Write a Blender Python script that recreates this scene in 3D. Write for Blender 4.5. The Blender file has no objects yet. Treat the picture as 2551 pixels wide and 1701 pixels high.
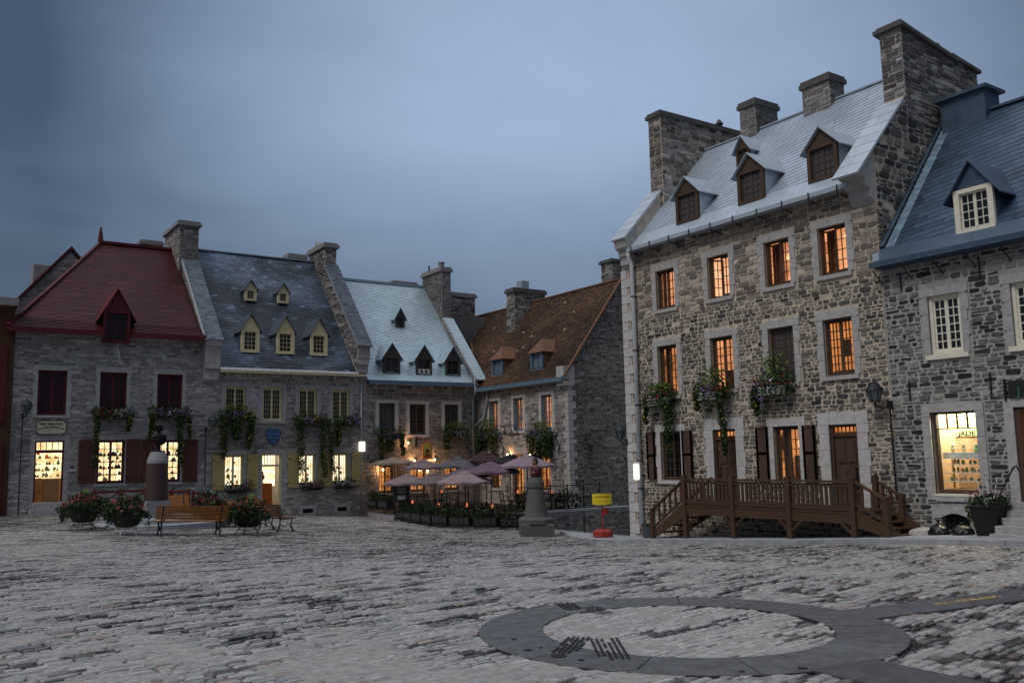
import bpy, bmesh, math, random
import numpy as np
from mathutils import Vector, Matrix, noise as mnoise
random.seed(11)
rnd = random.uniform
SC = bpy.context.scene
COL = SC.collection
R = math.radians

# ------------------------------------------------------------------ materials
def new_mat(name):
    m = bpy.data.materials.new(name); m.use_nodes = True
    nt = m.node_tree
    return m, nt, nt.nodes, nt.links, nt.nodes['Principled BSDF']

def mat(name, base=(.5, .5, .5), rough=.8, metal=0., attr=False, nscale=6., namt=.25, bump=.0, bscale=30., stretch=(1, 1, 1), spec=.3, coat=0.):
    """plain surface: base colour (or the per-piece colour 'Col') broken up by noise, with a fine bump"""
    m, nt, N, L, P = new_mat(name)
    P.inputs['Roughness'].default_value = rough
    P.inputs['Metallic'].default_value = metal
    P.inputs['Specular IOR Level'].default_value = spec
    P.inputs['Coat Weight'].default_value = coat
    geo = N.new('ShaderNodeNewGeometry')
    mp = N.new('ShaderNodeMapping'); mp.inputs['Scale'].default_value = stretch
    L.new(geo.outputs['Position'], mp.inputs['Vector'])
    n1 = N.new('ShaderNodeTexNoise'); n1.inputs['Scale'].default_value = nscale; n1.inputs['Detail'].default_value = 6; n1.inputs['Roughness'].default_value = .65
    L.new(mp.outputs[0], n1.inputs['Vector'])
    mr = N.new('ShaderNodeMapRange'); mr.inputs[1].default_value = .25; mr.inputs[2].default_value = .75
    mr.inputs[3].default_value = 1 - namt; mr.inputs[4].default_value = 1 + namt
    L.new(n1.outputs['Fac'], mr.inputs[0])
    mx = N.new('ShaderNodeMix'); mx.data_type = 'RGBA'; mx.blend_type = 'MULTIPLY'; mx.inputs[0].default_value = 1
    if attr:
        at = N.new('ShaderNodeAttribute'); at.attribute_name = 'Col'
        L.new(at.outputs['Color'], mx.inputs[6])
    else:
        mx.inputs[6].default_value = (*base, 1)
    L.new(mr.outputs[0], mx.inputs[7])
    L.new(mx.outputs[2], P.inputs['Base Color'])
    if bump > 0:
        n2 = N.new('ShaderNodeTexNoise'); n2.inputs['Scale'].default_value = bscale; n2.inputs['Detail'].default_value = 4
        L.new(mp.outputs[0], n2.inputs['Vector'])
        b = N.new('ShaderNodeBump'); b.inputs['Strength'].default_value = bump; b.inputs['Distance'].default_value = .02
        L.new(n2.outputs['Fac'], b.inputs['Height']); L.new(b.outputs[0], P.inputs['Normal'])
    return m

def emit(name, c1, c2, strength, scale=2.5, stretch=(1, 1, 1)):
    """a lit room seen through a window: warm light that differs from spot to spot"""
    m, nt, N, L, P = new_mat(name)
    geo = N.new('ShaderNodeNewGeometry'); mp = N.new('ShaderNodeMapping'); mp.inputs['Scale'].default_value = stretch
    L.new(geo.outputs['Position'], mp.inputs['Vector'])
    n = N.new('ShaderNodeTexNoise'); n.inputs['Scale'].default_value = scale; n.inputs['Detail'].default_value = 3
    L.new(mp.outputs[0], n.inputs['Vector'])
    cr = N.new('ShaderNodeValToRGB'); cr.color_ramp.elements[0].position = .35; cr.color_ramp.elements[1].position = .62
    cr.color_ramp.elements[0].color = (*c2, 1); cr.color_ramp.elements[1].color = (*c1, 1)
    L.new(n.outputs['Fac'], cr.inputs[0])
    P.inputs['Base Color'].default_value = (.1, .08, .06, 1)
    L.new(cr.outputs[0], P.inputs['Emission Color']); P.inputs['Emission Strength'].default_value = strength
    return m

def glass(name, tint=(1, 1, 1), refl=.10):
    m, nt, N, L, P = new_mat(name)
    out = N['Material Output']; N.remove(P)
    t = N.new('ShaderNodeBsdfTransparent'); t.inputs[0].default_value = (*tint, 1)
    g = N.new('ShaderNodeBsdfGlossy'); g.inputs['Roughness'].default_value = .03
    mx = N.new('ShaderNodeMixShader'); mx.inputs[0].default_value = refl
    L.new(t.outputs[0], mx.inputs[1]); L.new(g.outputs[0], mx.inputs[2]); L.new(mx.outputs[0], out.inputs[0])
    return m

M = {}
M['stone'] = mat('rubble_stone', attr=True, rough=.9, nscale=9, namt=.38, bump=.5, bscale=34)
M['mortar_warm'] = mat('mortar_warm', (.50, .425, .345), .95, nscale=5, namt=.35, bump=.5, bscale=50)
M['mortar_grey'] = mat('mortar_grey', (.34, .325, .315), .95, nscale=4, namt=.35, bump=.5, bscale=50)
M['mortar_light'] = mat('mortar_light', (.35, .335, .315), .95, nscale=4, namt=.3, bump=.5, bscale=50)
M['mortar_dark'] = mat('mortar_dark', (.17, .155, .145), .95, nscale=4, namt=.35, bump=.5, bscale=50)
M['cut_stone'] = mat('cut_stone', (.40, .385, .37), .9, nscale=7, namt=.25, bump=.4, bscale=60)
M['cut_stone_dark'] = mat('cut_stone_dark', (.36, .35, .35), .9, nscale=7, namt=.25, bump=.4, bscale=60)
M['cut_stone_bright'] = mat('cut_stone_bright', (.50, .48, .47), .9, nscale=7, namt=.2, bump=.3, bscale=60)
M['cap'] = mat('chimney_cap_stone', (.10, .095, .09), .9, nscale=5, namt=.3, bump=.4)
M['cap_light'] = mat('chimney_cap_light', (.24, .23, .225), .9, nscale=5, namt=.3, bump=.4)
M['tin'] = mat('tin_roof', attr=True, rough=.42, metal=.35, nscale=2.2, namt=.14, bump=.12, bscale=5, spec=.5)
M['slate'] = mat('slate_roof', attr=True, rough=.55, nscale=9, namt=.25, bump=.25, bscale=40, spec=.5)
M['red_roof'] = mat('red_metal_roof', attr=True, rough=.5, nscale=4, namt=.25, bump=.15, spec=.4)
M['shingle'] = mat('cedar_shingle', attr=True, rough=.9, nscale=14, namt=.35, bump=.5, bscale=60)
M['tin_flash'] = mat('tin_flashing', (.43, .49, .55), .42, .3, nscale=3, namt=.12)
M['tin_blue'] = mat('tin_blue_sheet', (.30, .41, .47), .45, .2, nscale=3, namt=.12)
M['tin_navy'] = mat('tin_navy_sheet', (.075, .115, .165), .4, .4, nscale=3, namt=.3)
M['brown'] = mat('brown_paint', (.075, .045, .03), .6, nscale=8, namt=.25)
M['wood'] = mat('stained_wood', (.070, .036, .021), .7, nscale=6, namt=.35, stretch=(1, 1, 5), bump=.25, bscale=20)
M['door_brown'] = mat('door_brown', (.085, .048, .032), .55, nscale=6, namt=.25, stretch=(1, 1, .3), bump=.15)
M['shutter_brown'] = mat('shutter_brown', (.085, .047, .035), .65, nscale=6, namt=.25, stretch=(1, 1, .2), bump=.15)
M['red_dark'] = mat('dark_red_paint', (.085, .010, .016), .55, nscale=6, namt=.2)
M['red_trim'] = mat('red_trim', (.12, .018, .02), .55, nscale=6, namt=.2)
M['shutter_red'] = mat('red_brown_shutter', (.10, .035, .03), .7, nscale=5, namt=.3, stretch=(4, 1, .3), bump=.2)
M['yellow'] = mat('pale_yellow_paint', (.64, .56, .34), .55, nscale=6, namt=.12)
M['yellow_shutter'] = mat('yellow_shutter_paint', (.40, .33, .14), .65, nscale=5, namt=.18, stretch=(4, 1, .3))
M['cream'] = mat('cream_paint', (.72, .68, .56), .5, nscale=6, namt=.1)
M['grey_frame'] = mat('grey_brown_paint', (.07, .062, .05), .6, nscale=6, namt=.2)
M['blue_frame'] = mat('blue_grey_paint', (.10, .16, .22), .6, nscale=6, namt=.2)
M['black'] = mat('black_iron', (.012, .012, .013), .5, nscale=10, namt=.2, spec=.5)
M['dark_room'] = mat('dark_interior', (.012, .011, .010), .9)
M['orange_wall'] = mat('ochre_rendered_wall', (.075, .034, .02), .9, nscale=2, namt=.3, bump=.2)
M['pane_dark'] = mat('dark_pane', (.010, .011, .013), .06, namt=.1, spec=.6)
M['pane_grey'] = mat('curtained_pane', (.075, .07, .072), .2, nscale=7, namt=.5, stretch=(3, 3, .3), spec=.5)
M['pane_red'] = mat('dark_red_pane', (.022, .007, .010), .15, nscale=5, namt=.3, spec=.3)
M['glass'] = glass('window_glass', (1, 1, 1), .06)
M['lantern_glass'] = mat('lantern_glass', (.10, .13, .15), .08, spec=.6, nscale=20, namt=.3)
M['room_orange'] = emit('lit_room_orange', (.92, .38, .16), (.46, .15, .05), 1.1, 2.2)
M['room_bright'] = emit('lit_room_bright', (1., .58, .32), (.80, .30, .11), 1.15, 2.0)
M['room_deep'] = emit('lit_room_deep', (.78, .29, .07), (.42, .12, .025), 1.1, 2.4, (1, 1, .6))
M['room_dim'] = emit('dim_room', (.32, .10, .03), (.030, .012, .008), .7, 3.0, (1, 1, .6))
M['room_low'] = emit('low_lit_room', (.9, .32, .09), (.02, .010, .007), .8, 2.6, (1, 1, .7))
M['room_cream'] = emit('lit_shop_cream', (1., .86, .50), (.62, .38, .15), 1.6, 3.2)
M['room_white'] = emit('lit_shop_white', (1., .90, .64), (.80, .54, .26), 1.65, 3.2)
M['room_patio'] = emit('lit_bistro', (1., .38, .10), (.22, .06, .015), .85, 2.4)
M['bulb'] = emit('lit_bulb', (1., .66, .3), (1., .6, .25), 12)
M['candle'] = emit('candle_glow', (1., .24, .09), (.7, .12, .04), .95)
M['lamp_shade_lit'] = emit('lit_lampshade', (1., .42, .16), (1., .42, .16), 2.2)
M['plate_glow'] = emit('reflective_plate_glow', (1., .97, .86), (1., .95, .8), 1.25)  # glow put into an unlit white plate for the light it reflects
M['leaf'] = mat('leaf', attr=True, rough=.7, nscale=12, namt=.35, spec=.25)
M['petal'] = mat('petal', attr=True, rough=.7, nscale=12, namt=.2, spec=.2)
M['trough'] = mat('planter_grey_wood', (.16, .15, .155), .7, nscale=8, namt=.25)
M['white_paint'] = mat('white_paint', (.62, .62, .62), .6, nscale=10, namt=.1)
M['white_pipe'] = mat('white_enamel_pipe', (.82, .84, .87), .4, nscale=3, namt=.12, spec=.5)
M['grey_pipe'] = mat('grey_pipe', (.30, .34, .37), .45, nscale=3, namt=.15, spec=.5)
M['bench_wood'] = mat('orange_bench_wood', (.36, .135, .03), .55, nscale=9, namt=.25, stretch=(.6, 1, 6), bump=.1)
M['bench_dark'] = mat('brown_bench_wood', (.10, .04, .02), .6, nscale=9, namt=.25)
M['pot'] = mat('dark_pot', (.03, .02, .02), .7, nscale=6, namt=.3)
M['black_pot'] = mat('black_planter', (.013, .012, .012), .6, nscale=6, namt=.3)
M['granite_red'] = mat('red_granite', (.06, .036, .034), .5, nscale=30, namt=.3)
M['granite_pale'] = mat('pale_granite', (.24, .24, .245), .8, nscale=20, namt=.25, bump=.2)
M['granite_green'] = mat('grey_granite', (.10, .10, .097), .85, nscale=24, namt=.3, bump=.3, bscale=50)
M['bronze'] = mat('dark_bronze', (.012, .010, .010), .45, metal=.4, nscale=10, namt=.3)
M['skin'] = mat('painted_skin', (.28, .17, .11), .7)
M['coat'] = mat('dark_red_coat', (.075, .012, .02), .7, nscale=8, namt=.3)
M['scarf'] = mat('dark_headscarf', (.03, .03, .032), .8)
M['brass'] = mat('brass', (.6, .42, .18), .35, metal=.8)
M['sign_yellow'] = mat('yellow_banner', (.72, .55, .03), .6, nscale=10, namt=.1)
M['sign_red'] = mat('red_plastic', (.32, .035, .025), .55, nscale=8, namt=.15)
M['sign_blue'] = mat('blue_sign_paint', (.05, .13, .26), .6, nscale=10, namt=.2)
M['sign_cream'] = mat('cream_sign_paint', (.52, .46, .36), .6, nscale=10, namt=.12)
M['ink'] = mat('black_lettering', (.01, .01, .01), .6)
M['ink_blue'] = mat('dark_blue_lettering', (.012, .03, .06), .6)
M['ink_grey'] = mat('grey_lettering', (.20, .19, .15), .6)
M['ink_green'] = mat('green_lettering', (.02, .12, .05), .6)
M['sign_green'] = mat('olive_sign_paint', (.42, .38, .06), .6, nscale=10, namt=.2)
M['sign_orange'] = mat('orange_sign_paint', (.50, .16, .05), .6, nscale=10, namt=.2)
M['gold'] = mat('inlaid_brass', (.75, .55, .25), .35, metal=.7)
M['bag'] = mat('black_plastic_bag', (.006, .006, .007), .3, nscale=10, namt=.2, bump=.35, bscale=22, spec=.6)
M['bin'] = mat('grey_bin', (.07, .08, .095), .6)
M['pave'] = mat('pavement_slabs', (.30, .31, .325), .85, nscale=3, namt=.3, bump=.3, bscale=40)
M['ring'] = mat('dark_granite_slabs', (.125, .125, .135), .75, attr=True, nscale=7, namt=.42, bump=.4, bscale=70, spec=.4)
M['rubber'] = mat('tyre_rubber', (.024, .024, .027), .85, nscale=30, namt=.6)
M['joint'] = mat('dark_joint', (.02, .019, .018), .95)
M['step_stone'] = mat('step_stone', (.27, .28, .30), .85, nscale=8, namt=.25, bump=.3)
M['terrace'] = mat('terrace_boards', (.022, .017, .014), .8, nscale=4, namt=.3)
M['wall_pink'] = mat('salmon_plaster', (.68, .50, .33), .8, namt=.1)
M['wall_green'] = mat('lime_plaster', (.50, .60, .30), .8, namt=.15)
M['rock_wall'] = mat('earth_mural', (.42, .27, .17), .8, nscale=2, namt=.6)
M['counter'] = mat('beige_counter', (.50, .30, .15), .6, namt=.1)
M['counter_red'] = mat('orange_counter', (.42, .12, .03), .5, namt=.15, stretch=(6, 1, 1))
M['jade'] = mat('green_jade', (.10, .22, .12), .35, nscale=8, namt=.5)
M['pale_goods'] = mat('pale_mineral', (.55, .45, .32), .5, nscale=8, namt=.5)
M['dark_goods'] = mat('dark_goods', (.07, .045, .03), .6, nscale=8, namt=.5)
M['shelf'] = mat('glass_shelf', (.65, .70, .62), .2, spec=.5)
M['ceiling_lamp'] = emit('ceiling_lamp', (1., .85, .55), (1., .85, .55), 6)
M['hvac'] = mat('green_machine', (.015, .035, .03), .6)
M['sette'] = mat('cobble_stone', attr=True, rough=.56, nscale=14, namt=.30, bump=.5, bscale=45, spec=.5)
M['sand'] = mat('joint_sand', attr=True, rough=.85, nscale=9, namt=.35, bump=.5, bscale=50, spec=.3)
M['fabric'] = mat('canvas', attr=True, rough=.9, nscale=3, namt=.12)

# ------------------------------------------------------------------ mesh helpers
ORG = {}
class MB:
    def __init__(s): s.v = []; s.f = []; s.m = []; s.c = []
    def poly(s, pts, mi=0, col=(1, 1, 1)):
        b = len(s.v); s.v += [tuple(p) for p in pts]; s.f.append(tuple(range(b, b + len(pts)))); s.m.append(mi); s.c.append(col)
    def faces(s, pts, fs, mi=0, col=(1, 1, 1)):
        b = len(s.v); s.v += [tuple(p) for p in pts]
        for f in fs: s.f.append(tuple(b + i for i in f)); s.m.append(mi); s.c.append(col)
    def hexa(s, p, mi=0, col=(1, 1, 1)):
        s.faces(p, [(0, 3, 2, 1), (4, 5, 6, 7), (0, 1, 5, 4), (1, 2, 6, 5), (2, 3, 7, 6), (3, 0, 4, 7)], mi, col)
    def box(s, x0, x1, y0, y1, z0, z1, mi=0, col=(1, 1, 1)):
        s.hexa([(x0, y0, z0), (x1, y0, z0), (x1, y1, z0), (x0, y1, z0), (x0, y0, z1), (x1, y0, z1), (x1, y1, z1), (x0, y1, z1)], mi, col)
    def pbox(s, pl, u0, u1, v0, v1, d0, d1, mi=0, col=(1, 1, 1)):
        s.hexa([pl(u0, v0, d0), pl(u1, v0, d0), pl(u1, v1, d0), pl(u0, v1, d0), pl(u0, v0, d1), pl(u1, v0, d1), pl(u1, v1, d1), pl(u0, v1, d1)], mi, col)
    def prism(s, pa, pb, mi=0, col=(1, 1, 1)):
        n = len(pa)
        s.faces(list(pa) + list(pb), [tuple(range(n))[::-1], tuple(range(n, 2 * n))] + [(i, (i + 1) % n, n + (i + 1) % n, n + i) for i in range(n)], mi, col)
    def bar(s, a, b, w, h=None, mi=0, up=(0, 0, 1)):
        a = Vector(a); b = Vector(b); h = h or w; d = (b - a).normalized(); u = Vector(up)
        if abs(d.dot(u)) > .98: u = Vector((1, 0, 0))
        x = d.cross(u).normalized() * w / 2; y = x.cross(d).normalized() * h / 2
        s.hexa([a - x - y, a + x - y, a + x + y, a - x + y, b - x - y, b + x - y, b + x + y, b - x + y], mi)
    def tube(s, pts, r, n=8, mi=0):
        pts = [Vector(p) for p in pts]; rs = r if isinstance(r, (list, tuple)) else [r] * len(pts)
        rings = []
        for i, p in enumerate(pts):
            d = (pts[min(i + 1, len(pts) - 1)] - pts[max(i - 1, 0)]).normalized()
            u = Vector((0, 0, 1)) if abs(d.z) < .95 else Vector((1, 0, 0))
            x = d.cross(u).normalized(); y = x.cross(d).normalized()
            rings.append([p + (x * math.cos(2 * math.pi * k / n) + y * math.sin(2 * math.pi * k / n)) * rs[i] for k in range(n)])
        s.loft(rings, mi)
    def loft(s, rings, mi=0, col=(1, 1, 1), cap=True):
        n = len(rings[0]); P = [p for r_ in rings for p in r_]; F = []
        for i in range(len(rings) - 1):
            for k in range(n):
                F.append((i * n + k, i * n + (k + 1) % n, (i + 1) * n + (k + 1) % n, (i + 1) * n + k))
        if cap: F += [tuple(range(n))[::-1], tuple(range((len(rings) - 1) * n, len(rings) * n))]
        s.faces(P, F, mi, col)
    def lathe(s, o, prof, n=20, mi=0, rot=0., sq=1.):
        s.loft([[(o[0] + r_ * math.cos(2 * math.pi * k / n + rot), o[1] + r_ * sq * math.sin(2 * math.pi * k / n + rot), o[2] + z) for k in range(n)] for r_, z in prof], mi)
    def ball(s, o, r, mi=0, n=10, sc=(1, 1, 1)):
        s.loft([[(o[0] + r * sc[0] * math.sin(t) * math.cos(2 * math.pi * k / n), o[1] + r * sc[1] * math.sin(t) * math.sin(2 * math.pi * k / n), o[2] - r * sc[2] * math.cos(t)) for k in range(n)] for t in [math.pi * (i + .02) / 6.04 for i in range(7)]], mi)
    def build(s, name, mats, parent=None, smooth=False, at=None):
        mats = [M[x] if isinstance(x, str) else x for x in (mats if isinstance(mats, (list, tuple)) else [mats])]
        me = bpy.data.meshes.new(name)
        o = Vector(at) if at is not None else (ORG[parent.name] if parent is not None else Vector((0, 0, 0)))
        me.from_pydata([(p[0] - o.x, p[1] - o.y, p[2] - o.z) for p in s.v], [], s.f)
        for m_ in mats: me.materials.append(m_)
        me.polygons.foreach_set('material_index', s.m)
        if smooth:
            bm = bmesh.new(); bm.from_mesh(me); bmesh.ops.recalc_face_normals(bm, faces=bm.faces); bm.to_mesh(me); bm.free()
            me.polygons.foreach_set('use_smooth', [True] * len(s.f))
        a = me.attributes.new('Col', 'FLOAT_COLOR', 'FACE')
        a.data.foreach_set('color', [x for c in s.c for x in (c[0], c[1], c[2], 1.)])
        me.update()
        ob = bpy.data.objects.new(name, me); COL.objects.link(ob); ORG[ob.name] = o
        if parent is not None: ob.parent = parent
        else: ob.location = o
        return ob

def tag(o, label, cat, group=None):
    o['label'] = label; o['category'] = cat
    if group: o['group'] = group
    return o
def thing(name, label, cat, loc=(0, 0, 0), group=None):
    o = bpy.data.objects.new(name, None); COL.objects.link(o); o.location = loc; o.empty_display_size = .3
    ORG[o.name] = Vector(loc)
    return tag(o, label, cat, group)
def struct(o):
    o['kind'] = 'structure'; return o

class PL:
    """upright wall plane: 'X' looks towards -X (u = Y), 'Y' looks towards -Y (u = X); d = distance out of the wall"""
    def __init__(s, kind, c): s.k = kind; s.c = c
    def __call__(s, u, v, d=0.): return (s.c - d, u, v) if s.k == 'X' else (u, s.c - d, v)

def clip_poly(P, Q):
    """Sutherland-Hodgman: P clipped by the convex counter-clockwise polygon Q"""
    out = P
    for i in range(len(Q)):
        (ax, ay), (bx, by) = Q[i], Q[(i + 1) % len(Q)]
        inp = out; out = []
        if not inp: break
        sd = [(bx - ax) * (p[1] - ay) - (by - ay) * (p[0] - ax) for p in inp]
        for k in range(len(inp)):
            p, q = inp[k - 1], inp[k]; a, b = sd[k - 1], sd[k]
            if (a >= 0) != (b >= 0):
                t = a / (a - b); out.append((p[0] + (q[0] - p[0]) * t, p[1] + (q[1] - p[1]) * t))
            if b >= 0: out.append(q)
    return out
def ccw(P):
    return P if sum(P[i - 1][0] * P[i][1] - P[i][0] * P[i - 1][1] for i in range(len(P))) > 0 else P[::-1]
def jit(c, a=.12):
    k = 1 + rnd(-a, a); return (c[0] * k, c[1] * k, c[2] * k)

# ------------------------------------------------------------------ masonry
ST = {
 'A': dict(h=(.065, .15), w=(.11, .34), gap=.034, proj=.025, cols=[(.165, .15, .125), (.23, .20, .165), (.115, .108, .10), (.32, .28, .23), (.075, .073, .07), (.20, .178, .155), (.135, .132, .118), (.22, .19, .16), (.055, .05, .048), (.36, .32, .27)]),
 'Atop': dict(h=(.09, .17), w=(.2, .5), gap=.02, proj=.02, cols=[(.25, .215, .18), (.32, .27, .22), (.18, .155, .13), (.38, .33, .27), (.13, .115, .10), (.22, .18, .155)]),
 'Ags': dict(h=(.13, .27), w=(.16, .42), gap=.055, proj=.03, cols=[(.09, .085, .08), (.06, .055, .052), (.15, .135, .12), (.11, .09, .08), (.045, .042, .04), (.19, .17, .15)]),
 'chim': dict(h=(.10, .19), w=(.18, .45), gap=.022, proj=.022, cols=[(.17, .155, .14), (.25, .23, .21), (.12, .105, .095), (.08, .072, .068), (.30, .28, .26), (.20, .17, .15)]),
 'chimgrey': dict(h=(.10, .18), w=(.18, .42), gap=.02, proj=.018, cols=[(.19, .18, .17), (.15, .14, .13), (.23, .215, .20), (.17, .155, .14)]),
 'D': dict(h=(.07, .155), w=(.12, .38), gap=.040, proj=.022, cols=[(.30, .285, .26), (.24, .23, .215), (.16, .155, .15), (.035, .035, .038), (.21, .195, .18), (.12, .12, .12), (.045, .045, .048), (.17, .157, .145), (.22, .205, .185), (.028, .028, .030), (.13, .13, .127)]),
 'B1': dict(h=(.06, .125), w=(.14, .46), gap=.018, proj=.014, cols=[(0.299, 0.286, 0.273), (0.364, 0.345, 0.325), (0.247, 0.234, 0.227), (0.403, 0.39, 0.37), (0.325, 0.299, 0.28), (0.195, 0.182, 0.176), (0.286, 0.267, 0.247)]),
 'B2': dict(h=(.075, .145), w=(.16, .48), gap=.018, proj=.014, cols=[(0.286, 0.267, 0.247), (0.338, 0.319, 0.299), (0.247, 0.234, 0.221), (0.377, 0.358, 0.338), (0.221, 0.202, 0.189), (0.312, 0.286, 0.26)]),
 'B3': dict(h=(.10, .2), w=(.16, .45), gap=.03, proj=.02, cols=[(.20, .185, .18), (.25, .23, .22), (.13, .125, .12), (.29, .265, .25), (.22, .185, .17), (.17, .165, .16)]),
 'B4': dict(h=(.10, .2), w=(.15, .42), gap=.03, proj=.02, cols=[(.24, .22, .21), (.20, .185, .175), (.28, .255, .24), (.15, .14, .135), (.31, .29, .275)]),
 'G4': dict(h=(.08, .15), w=(.14, .42), gap=.022, proj=.02, cols=[(.16, .145, .135), (.125, .115, .105), (.19, .175, .16), (.085, .078, .074), (.21, .195, .18), (.145, .125, .115)]),
}
def free_spans(u0, u1, v0, v1, holes):
    sp = [(u0, u1)]
    for a, b, c, d in holes:
        if d <= v0 + .01 or c >= v1 - .01: continue
        n = []
        for x, y in sp:
            if b <= x or a >= y: n.append((x, y)); continue
            if a > x: n.append((x, a))
            if b < y: n.append((b, y))
        sp = n
    return [(x, y) for x, y in sp if y - x > .05]
def stones(mb, pl, u0, u1, v0, v1, holes, st, clip=None, mi=1, d0=0., zones=None):
    S = ST[st]; v = v0
    while v < v1 - .02:
        h = min(rnd(*S['h']), v1 - v)
        for a, b in free_spans(u0, u1, v, v + h, holes):
            u = a - rnd(0, .15)
            while u < b:
                w = rnd(*S['w']) * (.8 + h * 2.2); x0, x1 = max(u, a), min(u + w, b); u += w
                if b - x1 < .08: x1 = b; u = b + 1
                if x1 - x0 < .05: continue
                sub = [(v, v + h)] if (h < .13 or random.random() < .75) else [(v, v + h * .5), (v + h * .5, v + h)]
                for y0, y1 in sub:
                    if random.random() < .015: continue
                    g = S['gap'] * .5; j = lambda: rnd(-.4, .5) * S['gap']
                    e = min((x1 - x0), (y1 - y0)) * rnd(.12, .3)
                    l, r_, lo, hi = x0 + g, x1 - g, y0 + g, y1 - g
                    if r_ - l < .03 or hi - lo < .025: continue
                    P = [(l + e, lo + j()), (r_ - e, lo + j()), (r_ + j() * .5, lo + e), (r_ + j() * .5, hi - e), (r_ - e, hi + j()), (l + e, hi + j()), (l + j() * .5, hi - e), (l + j() * .5, lo + e)]
                    if clip: P = clip_poly(P, clip)
                    if len(P) < 3: continue
                    cols = S['cols']; c = jit(random.choice(cols), .3)
                    k = .72 + .55 * (mnoise.noise(Vector((x0 * .35, y0 * .5, pl.c))) + .5)
                    c = (c[0] * k, c[1] * k, c[2] * k)
                    cx = sum(p[0] for p in P) / len(P); cy = sum(p[1] for p in P) / len(P)
                    pr = d0 + S['proj'] * rnd(.4, 1.3); ins = min(.014, e * .6)
                    n = len(P); top = []
                    for p in P:
                        dx, dy = cx - p[0], cy - p[1]; q = math.hypot(dx, dy) or 1
                        top.append((p[0] + dx / q * ins, p[1] + dy / q * ins))
                    b3 = [pl(p[0], p[1], d0 - .004) for p in P]; t3 = [pl(p[0], p[1], pr) for p in top]
                    mb.faces(b3 + t3, [tuple(range(n, 2 * n))] + [(i, (i + 1) % n, n + (i + 1) % n, n + i) for i in range(n)], mi, c)
        v += h
def panel(mb, pl, u0, u1, v0, v1, holes, mi=0, reveal=.3, rmi=0):
    us = sorted({u0, u1, *[h[0] for h in holes], *[h[1] for h in holes]}); vs = sorted({v0, v1, *[h[2] for h in holes], *[h[3] for h in holes]})
    us = [u for u in us if u0 <= u <= u1]; vs = [v for v in vs if v0 <= v <= v1]
    for i in range(len(us) - 1):
        for j in range(len(vs) - 1):
            cu, cv = (us[i] + us[i + 1]) / 2, (vs[j] + vs[j + 1]) / 2
            if any(a < cu < b and c < cv < d for a, b, c, d in holes): continue
            mb.poly([pl(us[i], vs[j]), pl(us[i + 1], vs[j]), pl(us[i + 1], vs[j + 1]), pl(us[i], vs[j + 1])], mi)
    for a, b, c, d in holes:
        for p, q in (((a, c), (b, c)), ((b, c), (b, d)), ((b, d), (a, d)), ((a, d), (a, c))):
            mb.poly([pl(*p), pl(*q), pl(*q, -reveal), pl(*p, -reveal)], rmi)
def chimney(house, x0, x1, y0, y1, z0, z1, st='chim', cap='cap', mortar='mortar_grey', caph=.22, over=.1, ztop2=None):
    """stack with stones on the two faces seen from the square"""
    mb = MB(); z2 = ztop2 if ztop2 is not None else z1
    mb.hexa([(x0, y0, z0), (x1, y0, z0), (x1, y1, z0), (x0, y1, z0), (x0, y0, z1), (x1, y0, z2), (x1, y1, z2), (x0, y1, z1)])
    stones(mb, PL('X', x0), y0, y1, z0, z1, [], st, d0=.003)
    cl = [(x0, z0), (x1, z0), (x1, z2), (x0, z1)]
    stones(mb, PL('Y', y0), x0, x1, z0, max(z1, z2), [], st, clip=cl, d0=.003)
    o = mb.build('chimney', [mortar, 'stone'], house)
    c = MB(); e = over; k = (z2 - z1) / (x1 - x0)
    for ee, a, b in ((e, 0, caph * .6), (e * .45, caph * .6, caph)):
        c.hexa([(x0 - ee, y0 - ee, z1 + a), (x1 + ee, y0 - ee, z2 + a), (x1 + ee, y1 + ee, z2 + a), (x0 - ee, y1 + ee, z1 + a), (x0 - ee, y0 - ee, z1 + b), (x1 + ee, y0 - ee, z2 + b), (x1 + ee, y1 + ee, z2 + b), (x0 - ee, y1 + ee, z1 + b)])
    c.build('chimney_cap', cap, o)
    return o

# ------------------------------------------------------------------ roofs
def tiles(mb, poly, tw, th, ang, P3, colf, lift=.012, mi=0, stagger=.5, jw=.0, base=True):
    poly = ccw(poly)
    if base: mb.poly([P3(s_, t_, -.012) for s_, t_ in poly], mi, colf(poly[0][0], poly[0][1]))
    ca, sa = math.cos(ang), math.sin(ang)
    loc = [(p[0] * ca + p[1] * sa, -p[0] * sa + p[1] * ca) for p in poly]
    a0, a1 = min(p[0] for p in loc), max(p[0] for p in loc); b0, b1 = min(p[1] for p in loc), max(p[1] for p in loc)
    r_ = 0; b = b0
    while b < b1:
        a = a0 - (stagger * tw if r_ % 2 else 0) - rnd(0, jw)
        while a < a1:
            w = tw * (1 + rnd(-jw, jw))
            q = [(a + .004, b), (a + w - .004, b), (a + w - .004, b + th * 1.02), (a + .004, b + th * 1.02)]
            q = [(p[0] * ca - p[1] * sa, p[0] * sa + p[1] * ca) for p in q]
            c = clip_poly(q, poly)
            if len(c) >= 3:
                def hh(p):
                    lb = -p[0] * sa + p[1] * ca
                    return lift * (1 - (lb - b) / th) + .001
                cx, cy = a + w / 2, b + th / 2
                col = colf(cx * ca - cy * sa, cx * sa + cy * ca)
                mb.poly([P3(p[0], p[1], hh(p)) for p in c], mi, col)
                if len(c) == 4 and lift > .004:
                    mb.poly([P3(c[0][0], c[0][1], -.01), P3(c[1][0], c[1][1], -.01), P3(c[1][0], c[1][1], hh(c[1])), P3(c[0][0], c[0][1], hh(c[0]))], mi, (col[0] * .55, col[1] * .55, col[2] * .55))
            a += w
        b += th; r_ += 1
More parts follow.
